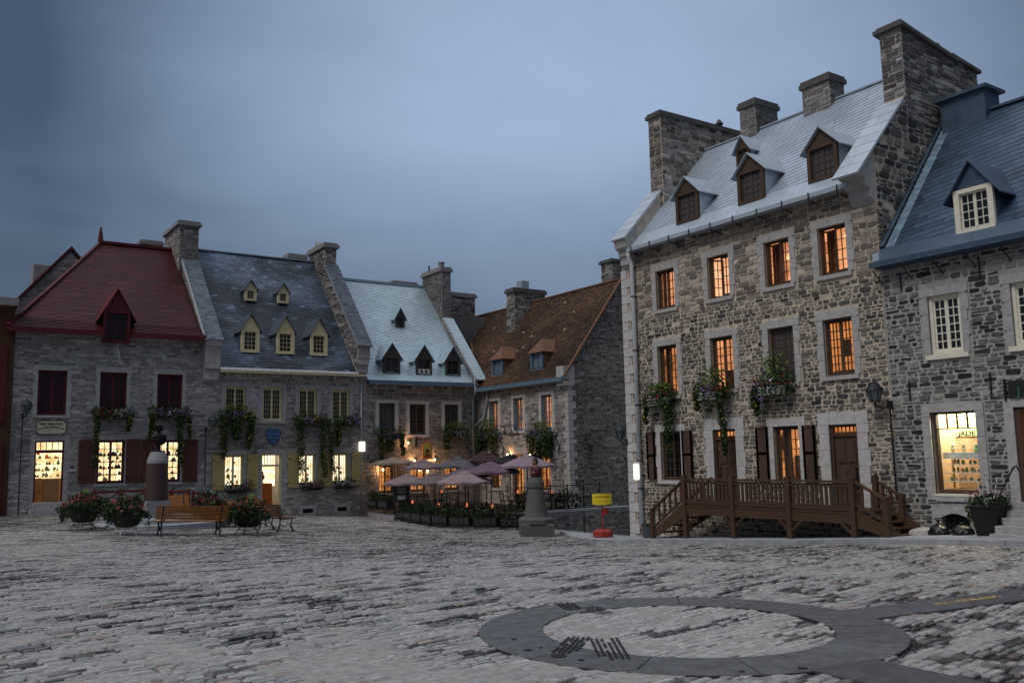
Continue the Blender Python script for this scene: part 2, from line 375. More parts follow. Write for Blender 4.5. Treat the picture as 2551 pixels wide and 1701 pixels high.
def slope3(kind, c0, z0, k):
    """roof plane rising away from the wall; s along the eave, t up the slope, h off the plane"""
    q = math.sqrt(1 + k * k)
    def f(s_, t_, h=0.):
        dd = t_ / q - h * k / q; zz = z0 + t_ * k / q + h / q
        return (c0 + dd, s_, zz) if kind == 'X' else (s_, c0 + dd, zz)
    return f

def sheet_col(c, a=.06, streak=0.):
    def f(s_, t_):
        k = 1 + rnd(-a, a) + streak * mnoise.noise(Vector((s_ * .5, t_ * .35, 3.)))
        return (c[0] * k, c[1] * k, c[2] * k)
    return f

# ------------------------------------------------------------------ windows, doors, dormers
def sash(mb, pl, u0, u1, v0, v1, d, cols, rows, st=.05, mun=.02, th=.04, mi=0, skip=None):
    for a, b, c, e in ((u0, u0 + st, v0, v1), (u1 - st, u1, v0, v1), (u0 + st, u1 - st, v0, v0 + st * 1.3), (u0 + st, u1 - st, v1 - st, v1)):
        mb.pbox(pl, a, b, c, e, d, d + th, mi)
    for i in range(1, cols):
        x = u0 + st + (u1 - u0 - 2 * st) * i / cols
        mb.pbox(pl, x - mun / 2, x + mun / 2, v0 + st, v1 - st, d + .006, d + th * .8, mi)
    for i in range(1, rows):
        y = v0 + st + (v1 - v0 - 2 * st) * i / rows
        mb.pbox(pl, u0 + st, u1 - st, y - mun / 2, y + mun / 2, d + .009, d + th * .78, mi)

class Turn:
    """a wall plane turned about an upright hinge, for a casement standing ajar"""
    def __init__(s, pl, hinge, ang, d): s.pl = pl; s.h = hinge; s.a = ang; s.d = d
    def __call__(s, u, v, d=0.):
        x = u - s.h; y = d - s.d
        return s.pl(s.h + x * math.cos(s.a) - y * math.sin(s.a), v, s.d + x * math.sin(s.a) + y * math.cos(s.a))

def window(house, pl, u0, u1, v0, v1, fr, pane='pane_dark', room=None, cols=2, rows=4, sur=None, sur_w=.17, sill=True, depth=.13, ajar=0, leaves=2, fw=.055, name='window', mun=.02, lintel=.2, sill_mat=None, backing=.5):
    w = MB()
    d = -depth
    for a, b, c, e in ((u0, u0 + fw, v0, v1), (u1 - fw, u1, v0, v1), (u0 + fw, u1 - fw, v0, v0 + fw), (u0 + fw, u1 - fw, v1 - fw, v1)):
        w.pbox(pl, a, b, c, e, d - .03, d + .05)
    iu0, iu1, iv0, iv1 = u0 + fw, u1 - fw, v0 + fw, v1 - fw
    mid = (iu0 + iu1) / 2
    spans = [(iu0, mid), (mid, iu1)] if leaves == 2 else [(iu0, iu1)]
    for k, (a, b) in enumerate(spans):
        if ajar and k == 1:       # the casement on the left seen from the square stands open into the room
            sash(w, Turn(pl, b, R(ajar), d), a, b, iv0, iv1, d - .03, cols, rows, st=.045, mun=mun)
        else:
            sash(w, pl, a, b, iv0, iv1, d - .03, cols, rows, st=.045 if leaves == 2 else .05, mun=mun)
    o = w.build(name, fr, house)
    g = MB()
    if room:
        g.poly([pl(iu0, iv0, d - .012), pl(iu1 if not ajar else mid, iv0, d - .012), pl(iu1 if not ajar else mid, iv1, d - .012), pl(iu0, iv1, d - .012)])
        g.build('pane', 'glass', o)
        r_ = MB(); r_.pbox(pl, u0 - .5, u1 + .5, v0 - .3, v1 + .3, d - backing - .05, d - backing)
        r_.build('lit_room', room, o)
    else:
        g.pbox(pl, iu0, iu1, iv0, iv1, d - .03, d - .012)
        g.build('pane', pane, o)
    if sur:
        s = MB(); y = v0; i = 0
        while y < v1 - .02:
            hh = min(rnd(.26, .42), v1 - y); e = sur_w + (.05 if i % 2 else 0)
            s.pbox(pl, u0 - e, u0, y + .004, y + hh - .004, -.02, .034); s.pbox(pl, u1, u1 + e, y + .004, y + hh - .004, -.02, .034)
            y += hh; i += 1
        n = 3; L = u1 - u0 + 2 * (sur_w + .05)
        for i in range(n):
            s.pbox(pl, u0 - sur_w - .05 + L * i / n + .004, u0 - sur_w - .05 + L * (i + 1) / n - .004, v1 + .003, v1 + lintel, -.02, .036)
        s.build('surround', sur, o)
    if sill:
        s = MB(); s.pbox(pl, u0 - .12, u1 + .12, v0 - .11, v0 - .003, -depth, .07)
        s.build('sill', sill_mat or sur or 'cut_stone', o)
    return o

def shutter(house, pl, u0, u1, v0, v1, m, panels=0):
    s = MB(); s.pbox(pl, u0, u1, v0, v1, .035, .07)
    if panels:
        for i in range(panels):
            a = v0 + .06 + (v1 - v0 - .06) * i / panels; b = v0 + (v1 - v0 - .06) * (i + 1) / panels
            for x0, x1, y0, y1 in ((u0, u0 + .06, v0, v1), (u1 - .06, u1, v0, v1), (u0 + .06, u1 - .06, a - .06, a), (u0 + .06, u1 - .06, b, b + .06)):
                s.pbox(pl, x0, x1, y0, min(y1, v1), .07, .086)
    else:
        n = max(3, int((u1 - u0) / .12))
        for i in range(n):
            s.pbox(pl, u0 + (u1 - u0) * i / n + .004, u0 + (u1 - u0) * (i + 1) / n - .004, v0, v1, .07, .083)
        for y in (v0 + .2, v1 - .28): s.pbox(pl, u0 + .03, u1 - .03, y, y + .09, .083, .1)
    o = s.build('shutter', m, house)
    h = MB()
    for y in (v0 + .25, v1 - .25): h.pbox(pl, u0 - .03, u0 + .1, y, y + .025, .1, .112)
    h.build('hinge', 'black', o)
    return o

def dormer(house, kind, c, u0, u1, z0, z1, zp, back, wall, roof, fr, pane='pane_dark', room=None, cols=2, rows=3, fw=.06, over=.12, leaves=2, ped=None, name='dormer', frame_out=.1, hip=False):
    """gabled roof window: cheeks and gable front, its own little roof, window frame and pane"""
    pl = PL(kind, c); um = (u0 + u1) / 2
    m = MB()
    for u in (u0, u1):
        a = .03 if u == u0 else -.03
        m.prism([pl(u, z0, 0), pl(u, z1, 0), pl(u, z1, -back), pl(u, z0 + .02, -back)], [pl(u + a, z0, 0), pl(u + a, z1, 0), pl(u + a, z1, -back), pl(u + a, z0 + .02, -back)])
    m.pbox(pl, u0 + .03, u1 - .03, z1 - .05, z1, -.3, -.1)
    o = m.build(name, wall, house)
    f = MB(); fp = frame_out
    f.pbox(pl, u0 - .01, u0 + fp, z0, z1, -.06, .03); f.pbox(pl, u1 - fp, u1 + .01, z0, z1, -.06, .03)
    f.pbox(pl, u0 + fp, u1 - fp, z1 - fp * .8, z1, -.06, .028); f.pbox(pl, u0 + fp, u1 - fp, z0, z0 + fp * .8, -.06, .034)
    sp = [(u0 + fp, um), (um, u1 - fp)] if leaves == 2 else [(u0 + fp, u1 - fp)]
    for a, b in sp: sash(f, pl, a, b, z0 + fp * .8, z1 - fp * .8, -.09, cols, rows, st=.035, mun=.018)
    f.build('window_frame', fr, o)
    p = MB()
    if not hip:
        p.prism([pl(u0, z1 + .002, .01), pl(u1, z1 + .002, .01), pl(um, zp - .03, .01)], [pl(u0, z1 + .002, -.06), pl(u1, z1 + .002, -.06), pl(um, zp - .03, -.06)])
        p.build('pediment', ped or fr, o)
    g = MB(); g.pbox(pl, u0 + fp, u1 - fp, z0 + fp * .8, z1 - fp * .8, -.11, -.075); g.build('pane', pane if not room else room, o)
    rf = MB(); k = (zp - z1) / ((u1 - u0) / 2); ze = z1 - k * over; t = .035
    fo = .12
    for s_ in (-1, 1):
        ue = um + s_ * ((u1 - u0) / 2 + over)
        if hip:
            A = [pl(ue, ze, fo), pl(um, zp, -.35), pl(um, zp, -back - .6), pl(ue, ze, -back - .6)]
        else:
            A = [pl(ue, ze, fo), pl(um, zp, fo), pl(um, zp, -back - .6), pl(ue, ze, -back - .6)]
        rf.prism(A, [(p_[0], p_[1], p_[2] + t) for p_ in A])
    if hip:
        A = [pl(um - (u1 - u0) / 2 - over, ze, fo), pl(um + (u1 - u0) / 2 + over, ze, fo), pl(um, zp, -.35)]
        rf.prism(A, [(p_[0], p_[1], p_[2] + t) for p_ in A])
    rf.build('dormer_roof', roof, o)
    return o

def text(body, pl, u, v, d, h, m, parent, name='lettering', width=None, flatten=1., arc=0., bold=.012):
    cu = bpy.data.curves.new(name, 'FONT'); cu.body = body; cu.size = 1.; cu.align_x = 'CENTER'; cu.extrude = .01; cu.offset = bold
    t = bpy.data.objects.new(name, cu); COL.objects.link(t)
    me = bpy.data.meshes.new_from_object(t); bpy.data.objects.remove(t)
    xs = [p.co.x for p in me.vertices]; w = (max(xs) - min(xs)) or 1; cx = (max(xs) + min(xs)) / 2
    sx = (width / w) if width else h * 1.4
    o = ORG[parent.name] if parent is not None else Vector((0, 0, 0))
    s_ = -1 if getattr(pl, 'k', 'Y') == 'X' else 1
    for p in me.vertices:
        x = (p.co.x - cx) * sx; y = p.co.y * h * 1.4 - arc * x * x
        p.co = Vector(pl(u + s_ * x, v + y, d + p.co.z * .4)) - o
    me.materials.clear(); me.materials.append(M[m])
    ob = bpy.data.objects.new(name, me); COL.objects.link(ob); ORG[ob.name] = o
    if parent is not None: ob.parent = parent
    return ob

# ------------------------------------------------------------------ ground shape (the square slopes gently)
CTRL = [(x, y, -1.68 - .011 * x - .010 * y) for x, y in ((0, 0), (7, 7), (10, 5), (5, 10), (12, 8), (3, 4), (13, 2), (0, 14), (-4, 6), (18, -4), (9, 10), (8, 4.5))]
CTRL += [(18, 9, -1.95), (17.8, 14, -2.28), (18.4, 13, -2.18), (18.2, 16.8, -2.44), (18.2, 20, -2.64), (17.4, 21, -2.73), (20, 22.7, -2.87), (3.6, 40, -1.97), (13.5, 40, -2.5), (18.6, 40, -2.8), (25, 32.3, -3.05), (18.4, 26, -2.85), (30, 38, -3.15), (-4, 40, -1.9)]
CP = np.array(CTRL)
def _phi(r2): return .5 * r2 * np.log(r2 + 1e-12)
_n = len(CP); _D = ((CP[:, None, :2] - CP[None, :, :2]) ** 2).sum(2)
_Q = np.c_[np.ones(_n), CP[:, :2]]
_S = np.linalg.solve(np.block([[_phi(_D) + np.eye(_n) * 2., _Q], [_Q.T, np.zeros((3, 3))]]), np.r_[CP[:, 2], np.zeros(3)])
def gza(x, y):
    x = np.asarray(x, float); y = np.asarray(y, float); z = _S[_n] + _S[_n + 1] * x + _S[_n + 2] * y
    for i in range(_n): z = z + _S[i] * _phi((CP[i, 0] - x) ** 2 + (CP[i, 1] - y) ** 2)
    return z
def gz(x, y): return float(gza(x, y))

# ------------------------------------------------------------------ camera
F_, YAW, PIT, ROL = 2226.995, R(34.23653), R(7.16825), R(-1.20896)
fw = Vector((math.sin(YAW) * math.cos(PIT), math.cos(YAW) * math.cos(PIT), math.sin(PIT)))
rt = Vector((math.cos(YAW), -math.sin(YAW), 0)); up = rt.cross(fw)
r2 = rt * math.cos(ROL) + up * math.sin(ROL); u2 = up * math.cos(ROL) - rt * math.sin(ROL)
cam = bpy.data.cameras.new('camera'); co = bpy.data.objects.new('camera', cam); COL.objects.link(co)
cam.sensor_width = 36; cam.lens = F_ / 2551 * 36; cam.clip_end = 600; cam.clip_start = .05
co.matrix_world = Matrix(((r2.x, u2.x, -fw.x, 0), (r2.y, u2.y, -fw.y, 0), (r2.z, u2.z, -fw.z, 0), (0, 0, 0, 1)))
SC.camera = co

# ------------------------------------------------------------------ light: overcast dusk
W = bpy.data.worlds.new('World'); SC.world = W; W.use_nodes = True
nt = W.node_tree; N, L = nt.nodes, nt.links
for n_ in list(N): N.remove(n_)
SUN_EL, SUN_AZ = R(52), R(262)      # azimuth clockwise from +Y
wo = N.new('ShaderNodeOutputWorld'); bg = N.new('ShaderNodeBackground'); bg2 = N.new('ShaderNodeBackground'); ad = N.new('ShaderNodeAddShader')
sky = N.new('ShaderNodeTexSky'); sky.sky_type = 'NISHITA'; sky.sun_disc = False; sky.sun_elevation = SUN_EL; sky.sun_rotation = SUN_AZ
sky.air_density = 1.5; sky.dust_density = 3.; bg.inputs[1].default_value = .012
L.new(sky.outputs[0], bg.inputs[0])
tc = N.new('ShaderNodeTexCoord')
def vdot(v, lo, hi):
    d = N.new('ShaderNodeVectorMath'); d.operation = 'DOT_PRODUCT'; d.inputs[1].default_value = v
    L.new(tc.outputs['Generated'], d.inputs[0])
    m_ = N.new('ShaderNodeMapRange'); m_.interpolation_type = 'SMOOTHSTEP'; m_.inputs[1].default_value = lo; m_.inputs[2].default_value = hi
    L.new(d.outputs['Value'], m_.inputs[0]); return m_
# overcast: lobe carries the lens falloff; brightness added overhead, out of view, lights the ground
br = Vector((.585, .735, .345)).normalized()
m1 = vdot(tuple(br), .855, 1.0); m1.interpolation_type = 'LINEAR'; m2 = vdot((0, 0, 1), .50, .92)
nz = N.new('ShaderNodeTexNoise'); nz.inputs['Scale'].default_value = 2.6; nz.inputs['Detail'].default_value = 5; nz.inputs['Roughness'].default_value = .45; nz.inputs['Distortion'].default_value = .4
mpw = N.new('ShaderNodeMapping'); mpw.inputs['Scale'].default_value = (1, 1, 3.); L.new(tc.outputs['Generated'], mpw.inputs[0]); L.new(mpw.outputs[0], nz.inputs['Vector'])
def math_(op, a, b, c=None):
    n_ = N.new('ShaderNodeMath'); n_.operation = op
    for i, x in enumerate((a, b, c)):
        if x is None: continue
        if isinstance(x, (int, float)): n_.inputs[i].default_value = x
        else: L.new(x, n_.inputs[i])
    return n_.outputs[0]
m3 = vdot((0, 0, 1), .08, .40)
s1 = math_('MULTIPLY', math_('POWER', m1.outputs[0], 1.15), math_('MULTIPLY_ADD', m3.outputs[0], .66, .34))
s2 = math_('MULTIPLY_ADD', nz.outputs['Fac'], .60, math_('ADD', s1, -.29))
cr = N.new('ShaderNodeValToRGB'); e = cr.color_ramp.elements
e[0].position = 0.; e[0].color = (.042, .073, .128, 1); e[1].position = 1.; e[1].color = (.36, .472, .665, 1)
L.new(s2, cr.inputs[0])
ov = N.new('ShaderNodeMix'); ov.data_type = 'RGBA'; ov.inputs[7].default_value = (.70, .745, .83, 1)
L.new(m2.outputs[0], ov.inputs[0]); L.new(cr.outputs[0], ov.inputs[6]); L.new(ov.outputs[2], bg2.inputs[0]); bg2.inputs[1].default_value = .9
L.new(bg.outputs[0], ad.inputs[0]); L.new(bg2.outputs[0], ad.inputs[1]); L.new(ad.outputs[0], wo.inputs[0])
sun = bpy.data.lights.new('sun', 'SUN'); sun.energy = 1.3; sun.angle = R(28); sun.color = (1., .965, .92)
so = bpy.data.objects.new('sun', sun); COL.objects.link(so)
sd = Vector((math.sin(SUN_AZ) * math.cos(SUN_EL), math.cos(SUN_AZ) * math.cos(SUN_EL), math.sin(SUN_EL)))
so.rotation_euler = sd.to_track_quat('Z', 'Y').to_euler()
def lamp(loc, watts, col=(1., .6, .28), r=.04):
    l = bpy.data.lights.new('lamp_light', 'POINT'); l.energy = watts; l.color = col; l.shadow_soft_size = r
    o = bpy.data.objects.new('lamp_light', l); COL.objects.link(o); o.location = loc
SC.view_settings.view_transform = 'Standard'; SC.view_settings.look = 'None'; SC.view_settings.exposure = 0.; SC.view_settings.gamma = 1
SC.render.engine = 'CYCLES'; SC.cycles.use_denoising = True; SC.cycles.max_bounces = 6; SC.cycles.transparent_max_bounces = 12
SC.cycles.sample_clamp_indirect = 4.

# ------------------------------------------------------------------ the square
RC, RO, RI = (6.79, 6.91), 2.13, 1.47
ARM1 = ccw([(8.6, 6.62), (12.07, 6.13), (18.5, 5.2), (18.5, 4.72), (11.12, 5.65), (8.5, 6.02)])
ARM2 = ccw([(6.95, 4.9), (6.84, 3.9), (6.75, 1.5), (6.0, 1.5), (6.1, 3.9), (6.2, 4.95)])
def inpoly(x, y, P):
    ok = np.ones_like(x, bool)
    for i in range(len(P)):
        (ax, ay), (bx, by) = P[i], P[(i + 1) % len(P)]
        ok &= (bx - ax) * (y - ay) - (by - ay) * (x - ax) >= 0
    return ok
ARM1S = [ccw([(8.6, 6.62), (12.07, 6.13), (11.12, 5.65), (8.5, 6.02)]), ccw([(12.07, 6.13), (18.5, 5.2), (18.5, 4.72), (11.12, 5.65)])]
def kerb_x(y): return np.where(y < 20, 17.6, 17.6 + np.clip((y - 20) / 6, 0, 1) ** 2 * 2.2)
def inlay(x, y):
    r = np.hypot(x - RC[0], y - RC[1])
    k = (r > RI + .03) & (r < RO - .03) | inpoly(x, y, ARM2)
    for p in ARM1S: k |= inpoly(x, y, p)
    return k
def fbm(x, y, s, o=3, seed=0.):
    out = np.zeros_like(x); a = 1.
    for i in range(o):
        out += a * np.array([mnoise.noise(Vector((float(p) * s, float(q) * s, seed))) for p, q in zip(x, y)]); s *= 2.1; a *= .5
    return out

def np_mesh(name, verts, faces, cols, mname, smooth=False):
    me = bpy.data.meshes.new(name); me.from_pydata(verts, [], faces)
    me.materials.append(M[mname])
    a = me.attributes.new('Col', 'FLOAT_COLOR', 'FACE')
    c = np.ones((len(faces), 4), np.float32); c[:, :3] = cols
    a.data.foreach_set('color', c.ravel())
    if smooth: me.polygons.foreach_set('use_smooth', [True] * len(faces))
    o = bpy.data.objects.new(name, me); COL.objects.link(o); ORG[o.name] = Vector((0, 0, 0)); return o

def joint_level(x, y):
    """how full of sand the joints are: 1 flush, 0 washed out; hollows run along the rows"""
    u = x * .99 + y * .139; v = -x * .139 + y * .99
    big = fbm(x, y, .16, 2, 4.); fine = fbm(u * .9, v * 2.6, 1.15, 3, 7.)
    n_ = .66 + big * .75 + fine * 1.1
    n_ = n_ + .30 * (np.hypot(x - RC[0], y - RC[1]) < RI)
    return np.clip(n_, 0, 1)
def build_square():
    rs = np.random.RandomState(5)
    # sand bed between the stones
    st = .085
    gx, gy = np.meshgrid(np.arange(-8, 20.2, st), np.arange(1.5, 41, st), indexing='ij')
    nx, ny = gx.shape; X, Y = gx.ravel(), gy.ravel(); Z = gza(X, Y)
    a_ = np.degrees(np.arctan2(X, Y)); r_ = np.hypot(X, Y); vv = (a_ > -15) & (a_ < 77) & (r_ > 3.0) & (X < kerb_x(Y) + .5)
    jl = np.ones(len(X)) * .8; jl[vv] = joint_level(X[vv], Y[vv])
    Z = Z - .040 + .0445 * jl + rs.uniform(-.0015, .0015, len(X))
    keep = []
    ci = (X[:, None] * 0).ravel()
    ang = np.degrees(np.arctan2(X, Y)); rr = np.hypot(X, Y)
    vis = (ang > -14) & (ang < 76) & (rr > 3.2) & (X < kerb_x(Y) + .3)
    F, C = [], []
    vi = vis.reshape(nx, ny); jj = jl.reshape(nx, ny)
    for i in range(nx - 1):
        for j in range(ny - 1):
            if vi[i, j] or vi[i + 1, j] or vi[i, j + 1] or vi[i + 1, j + 1]:
                F.append((i * ny + j, (i + 1) * ny + j, (i + 1) * ny + j + 1, i * ny + j + 1))
                k = float(jj[i, j]); k = k * k * (3 - 2 * k)
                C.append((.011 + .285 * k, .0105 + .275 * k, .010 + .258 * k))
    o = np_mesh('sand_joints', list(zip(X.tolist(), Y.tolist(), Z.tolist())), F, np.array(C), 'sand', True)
    struct(o)
    # setts laid in rows
    a = R(8); e1 = np.array((math.cos(a), math.sin(a))); e2 = np.array((-math.sin(a), math.cos(a)))
    S, T, Wd, Hd = [], [], [], []
    t = -3.
    while t < 41:
        h = rs.uniform(.075, .118)
        w = rs.uniform(.10, .27, 400); c = np.cumsum(w) - 9 - rs.uniform(0, .3)
        k = c < 26
        S.append(c[k] - w[k] / 2); Wd.append(w[k]); T.append(np.full(k.sum(), t + h / 2)); Hd.append(np.full(k.sum(), h)); t += h
    S, T, Wd, Hd = map(np.concatenate, (S, T, Wd, Hd))
    T = T + .10 * np.sin(S * .55 + T * .2) + .05 * np.sin(S * 1.3 + 2 + T * .5) + rs.uniform(-.008, .008, len(S))
    X = S * e1[0] + T * e2[0]; Y = S * e1[1] + T * e2[1]
    ang = np.degrees(np.arctan2(X, Y)); r = np.hypot(X, Y)
    ok = (ang > -11) & (ang < 74) & (r > 3.4) & (X < kerb_x(Y) - .06) & (Y < 39.85) & ~inlay(X, Y)
    ok &= ~((X > 18.4) & (Y > 30)); ok &= rs.uniform(size=len(X)) > .012
    ok &= ~((np.hypot(X - 8.0, Y - 33.9) < 2.2))
    S, T, Wd, Hd, X, Y, r = [q[ok] for q in (S, T, Wd, Hd, X, Y, r)]
    Z = gza(X, Y); n = len(X)
    dark = fbm(X, Y, .22, 3, 9.); fine = rs.uniform(.82, 1.15, n)
    jl = joint_level(X, Y)
    pal = np.array([(.355, .345, .335), (.40, .39, .375), (.32, .315, .315), (.37, .345, .325), (.285, .28, .28), (.43, .415, .395)])
    base = pal[rs.randint(0, len(pal), n)] * fine[:, None] * .86
    odd = rs.uniform(size=n); base[odd < .06] *= np.array((.55, .50, .50)); base[(odd > .06) & (odd < .11)] *= np.array((.85, .70, .64))
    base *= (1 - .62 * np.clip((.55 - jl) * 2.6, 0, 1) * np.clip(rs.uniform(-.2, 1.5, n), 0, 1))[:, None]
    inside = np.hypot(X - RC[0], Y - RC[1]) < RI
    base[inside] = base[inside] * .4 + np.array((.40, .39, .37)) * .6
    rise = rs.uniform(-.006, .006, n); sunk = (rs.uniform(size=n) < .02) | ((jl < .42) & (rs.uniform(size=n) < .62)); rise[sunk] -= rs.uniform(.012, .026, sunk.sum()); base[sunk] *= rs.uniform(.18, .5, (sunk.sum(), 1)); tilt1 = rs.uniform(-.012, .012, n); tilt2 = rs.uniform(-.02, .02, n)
    V, F, C = [], [], []
    for i in range(n):
        near = r[i] < 17
        wo_ = max(0., .62 - jl[i]); hw = Wd[i] / 2 - rs.uniform(.003, .014) - .016 * wo_; hh = Hd[i] / 2 - rs.uniform(.002, .009) - .020 * wo_ * rs.uniform(.4, 1.5); z0 = Z[i] + rise[i]
        if near:
            e = rs.uniform(.3, .5) * hh
            out = [(-hw + e, -hh), (hw - e, -hh), (hw, -hh + e), (hw, hh - e), (hw - e, hh), (-hw + e, hh), (-hw, hh - e), (-hw, -hh + e)]
            out = [(p + rs.uniform(-.008, .008), q + rs.uniform(-.005, .005)) for p, q in out]
            lev = [(1., -.05), (.985, -.010), (.88, .003)]
        else:
            out = [(-hw, -hh), (hw, -hh), (hw, hh), (-hw, hh)]; out = [(p + rs.uniform(-.01, .01), q + rs.uniform(-.008, .008)) for p, q in out]
            lev = [(1., -.03), (.84, .004)]
        b = len(V); m = len(out)
        for kf, dz in lev:
            for p, q in out:
                px, qy = p * kf, q * (kf if kf > .9 else kf * .94)
                V.append((X[i] + px * e1[0] + qy * e2[0], Y[i] + px * e1[1] + qy * e2[1], z0 + dz + px * tilt1[i] + qy * tilt2[i]))
        for l_ in range(len(lev) - 1):
            for k in range(m):
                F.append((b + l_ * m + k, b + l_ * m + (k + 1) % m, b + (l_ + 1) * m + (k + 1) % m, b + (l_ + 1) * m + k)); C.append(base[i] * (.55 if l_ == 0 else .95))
        F.append(tuple(range(b + (len(lev) - 1) * m, b + len(lev) * m))); C.append(base[i])
    base_ = None
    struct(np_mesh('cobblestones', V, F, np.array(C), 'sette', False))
    # the wide ground sheet under and around everything
    xs = np.concatenate([[-120, -60, -30], np.arange(-16, 30.1, 1.), [45, 80, 140]]); ys = np.concatenate([[-90, -40, -16], np.arange(-8, 44.1, 1.), [60, 90, 160]])
    V, F = [], []
    for x_ in xs:
        for y_ in ys: V.append((x_, y_, gz(min(max(x_, -10), 28), min(max(y_, -4), 42)) - .07))
    m = len(ys)
    for i in range(len(xs) - 1):
        for j in range(m - 1):
            if 21.9 < (xs[i] + xs[i + 1]) / 2 < 30 and 24.9 < (ys[j] + ys[j + 1]) / 2 < 32: continue
            F.append((i * m + j, (i + 1) * m + j, (i + 1) * m + j + 1, i * m + j + 1))
    struct(np_mesh('ground', V, F, np.array([(.2, .19, .18)] * len(F)), 'sand'))
    al = MB(); al.box(21.5, 31, 24.5, 33, -4.6, -4.3); struct(al.build('alley_floor', 'pave'))
    # dark granite ring with its two arms, cut in slabs
    mb = MB(); jo = MB(); g = .007; NS = 13
    def gp(x_, y_, h=0.): return (x_, y_, gz(x_, y_) + h)
    for s_ in range(NS):
        sc_ = rnd(.085, .115); sc_ = (sc_, sc_, sc_ * 1.07)
        t0, t1 = 2 * math.pi * s_ / NS + .35, 2 * math.pi * (s_ + 1) / NS + .35; q = 10
        for k in range(q):
            a0 = t0 + (t1 - t0) * k / q + (g / RO if k == 0 else 0); a1 = t0 + (t1 - t0) * (k + 1) / q - (g / RO if k == q - 1 else 0)
            P = [(RC[0] + rr_ * math.cos(aa), RC[1] + rr_ * math.sin(aa)) for rr_, aa in ((RI, a0), (RO, a0), (RO, a1), (RI, a1))]
            mb.hexa([gp(*p, -.05) for p in P] + [gp(*p, .010) for p in P], 0, sc_)
            P2 = [(RC[0] + rr_ * math.cos(aa), RC[1] + rr_ * math.sin(aa)) for rr_, aa in ((RI - .012, a0 - .01), (RO + .014, a0 - .01), (RO + .014, a1 + .01), (RI - .012, a1 + .01))]
            jo.poly([gp(*p, .002) for p in P2])
    for (A0, A1), (B0, B1), n_ in ((((8.62, 6.60), (12.07, 6.13)), ((8.55, 6.03), (11.12, 5.65)), 3), (((12.07, 6.13), (18.5, 5.2)), ((11.12, 5.65), (18.5, 4.72)), 5), (((6.93, 4.84), (6.75, 1.5)), ((6.2, 4.92), (6.0, 1.5)), 3)):
        for k in range(n_):
            f0, f1 = k / n_ + .002, (k + 1) / n_ - .002
            P = [(A0[0] + (A1[0] - A0[0]) * f0, A0[1] + (A1[1] - A0[1]) * f0), (A0[0] + (A1[0] - A0[0]) * f1, A0[1] + (A1[1] - A0[1]) * f1), (B0[0] + (B1[0] - B0[0]) * f1, B0[1] + (B1[1] - B0[1]) * f1), (B0[0] + (B1[0] - B0[0]) * f0, B0[1] + (B1[1] - B0[1]) * f0)]
            sc_ = rnd(.075, .10); mb.hexa([gp(*p, -.05) for p in P] + [gp(*p, .0125) for p in P], 0, (sc_, sc_, sc_ * 1.08))
    struct(mb.build('paving_ring', 'ring')); struct(jo.build('paving_joint', 'joint'))
    # tyre marks over the ring
    tm = MB()
    def mark(cx, cy, ax, ay, n_, ln, gap, wd, cross=0, curve=.0):
        d = math.hypot(ax, ay); ax, ay = ax / d, ay / d
        for i in range(n_):
            off = (i - n_ / 2) * gap; l0 = -ln / 2 * rnd(.8, 1); l1 = ln / 2 * rnd(.75, 1); sgm = 9
            for k in range(sgm):
                if random.random() < .08: continue
                f0 = l0 + (l1 - l0) * k / sgm; f1 = l0 + (l1 - l0) * ((k + .80) if cross else (k + 1.)) / sgm
                P = []
                for f, w_ in ((f0, 0), (f1, 0), (f1, wd), (f0, wd)):
                    o_ = off + w_ + curve * f * f; P.append((cx + ax * f - ay * o_, cy + ay * f + ax * o_))
                tm.poly([gp(*p, .0185) for p in P])
    mark(6.72, 8.80, .38, .92, 6, .62, .040, .024); mark(6.78, 8.34, .30, .95, 6, .62, .040, .022, 1)
    mark(5.32, 6.94, 1.0, .85, 5, .8, .048, .030); mark(5.50, 6.62, .56, .83, 6, 1.1, .050, .030, 1)
    for cx, cy, rr_ in ((4.93, 6.62, .075), (4.86, 6.98, .04), (5.05, 7.5, .03), (4.98, 6.35, .03), (6.2, 4.98, .04), (5.72, 5.2, .03), (5.02, 7.0, .022)):
        tm.poly([gp(cx + rr_ * rnd(.7, 1.2) * math.cos(k * .7), cy + rr_ * rnd(.7, 1.3) * math.sin(k * .7), .0165) for k in range(9)])
    struct(tm.build('tyre_marks', 'rubber'))
    # the inscription let into the arm
    class Flat:
        k = 'F'
        def __init__(s, o, d): s.o = o; q = math.hypot(*d); s.d = (d[0] / q, d[1] / q)
        def __call__(s, u, v, d=0.):
            x_ = s.o[0] + s.d[0] * u - s.d[1] * v; y_ = s.o[1] + s.d[1] * u + s.d[0] * v
            return (x_, y_, gz(x_, y_) + .0125 + d)
    struct(text('RUE  NOTRE-DAME', Flat((10.62, 6.06), (.99, -.135)), 0, -.06, .003, .10, 'gold', None, 'street_inscription', 1.15))
    # pavement with kerb along the right-hand houses
    pv = MB(); ks = MB(); y = 2.
    while y < 25.6:
        y1 = y + .9; a, b = float(kerb_x(y)), float(kerb_x(y1))
        for k in range(3):
            f = lambda q, i: q + .2 + (20.02 - q - .2) * i / 3
            P = [(f(a, k) + .004, y + .004), (f(a, k + 1) - .004, y + .004), (f(b, k + 1) - .004, y1 - .004), (f(b, k) + .004, y1 - .004)]
            pv.hexa([(p[0], p[1], gz(p[0], p[1]) - .1) for p in P] + [(p[0], p[1], gz(p[0], p[1]) + .105) for p in P])
        P = [(a, y + .005), (a + .2, y + .005), (b + .2, y1 - .005), (b, y1 - .005)]
        ks.hexa([(p[0], p[1], gz(p[0], p[1]) - .15) for p in P] + [(p[0], p[1], gz(p[0], p[1]) + .115) for p in P])
        y = y1
    struct(pv.build('pavement', 'pave')); struct(ks.build('kerb', 'pave'))
build_square()

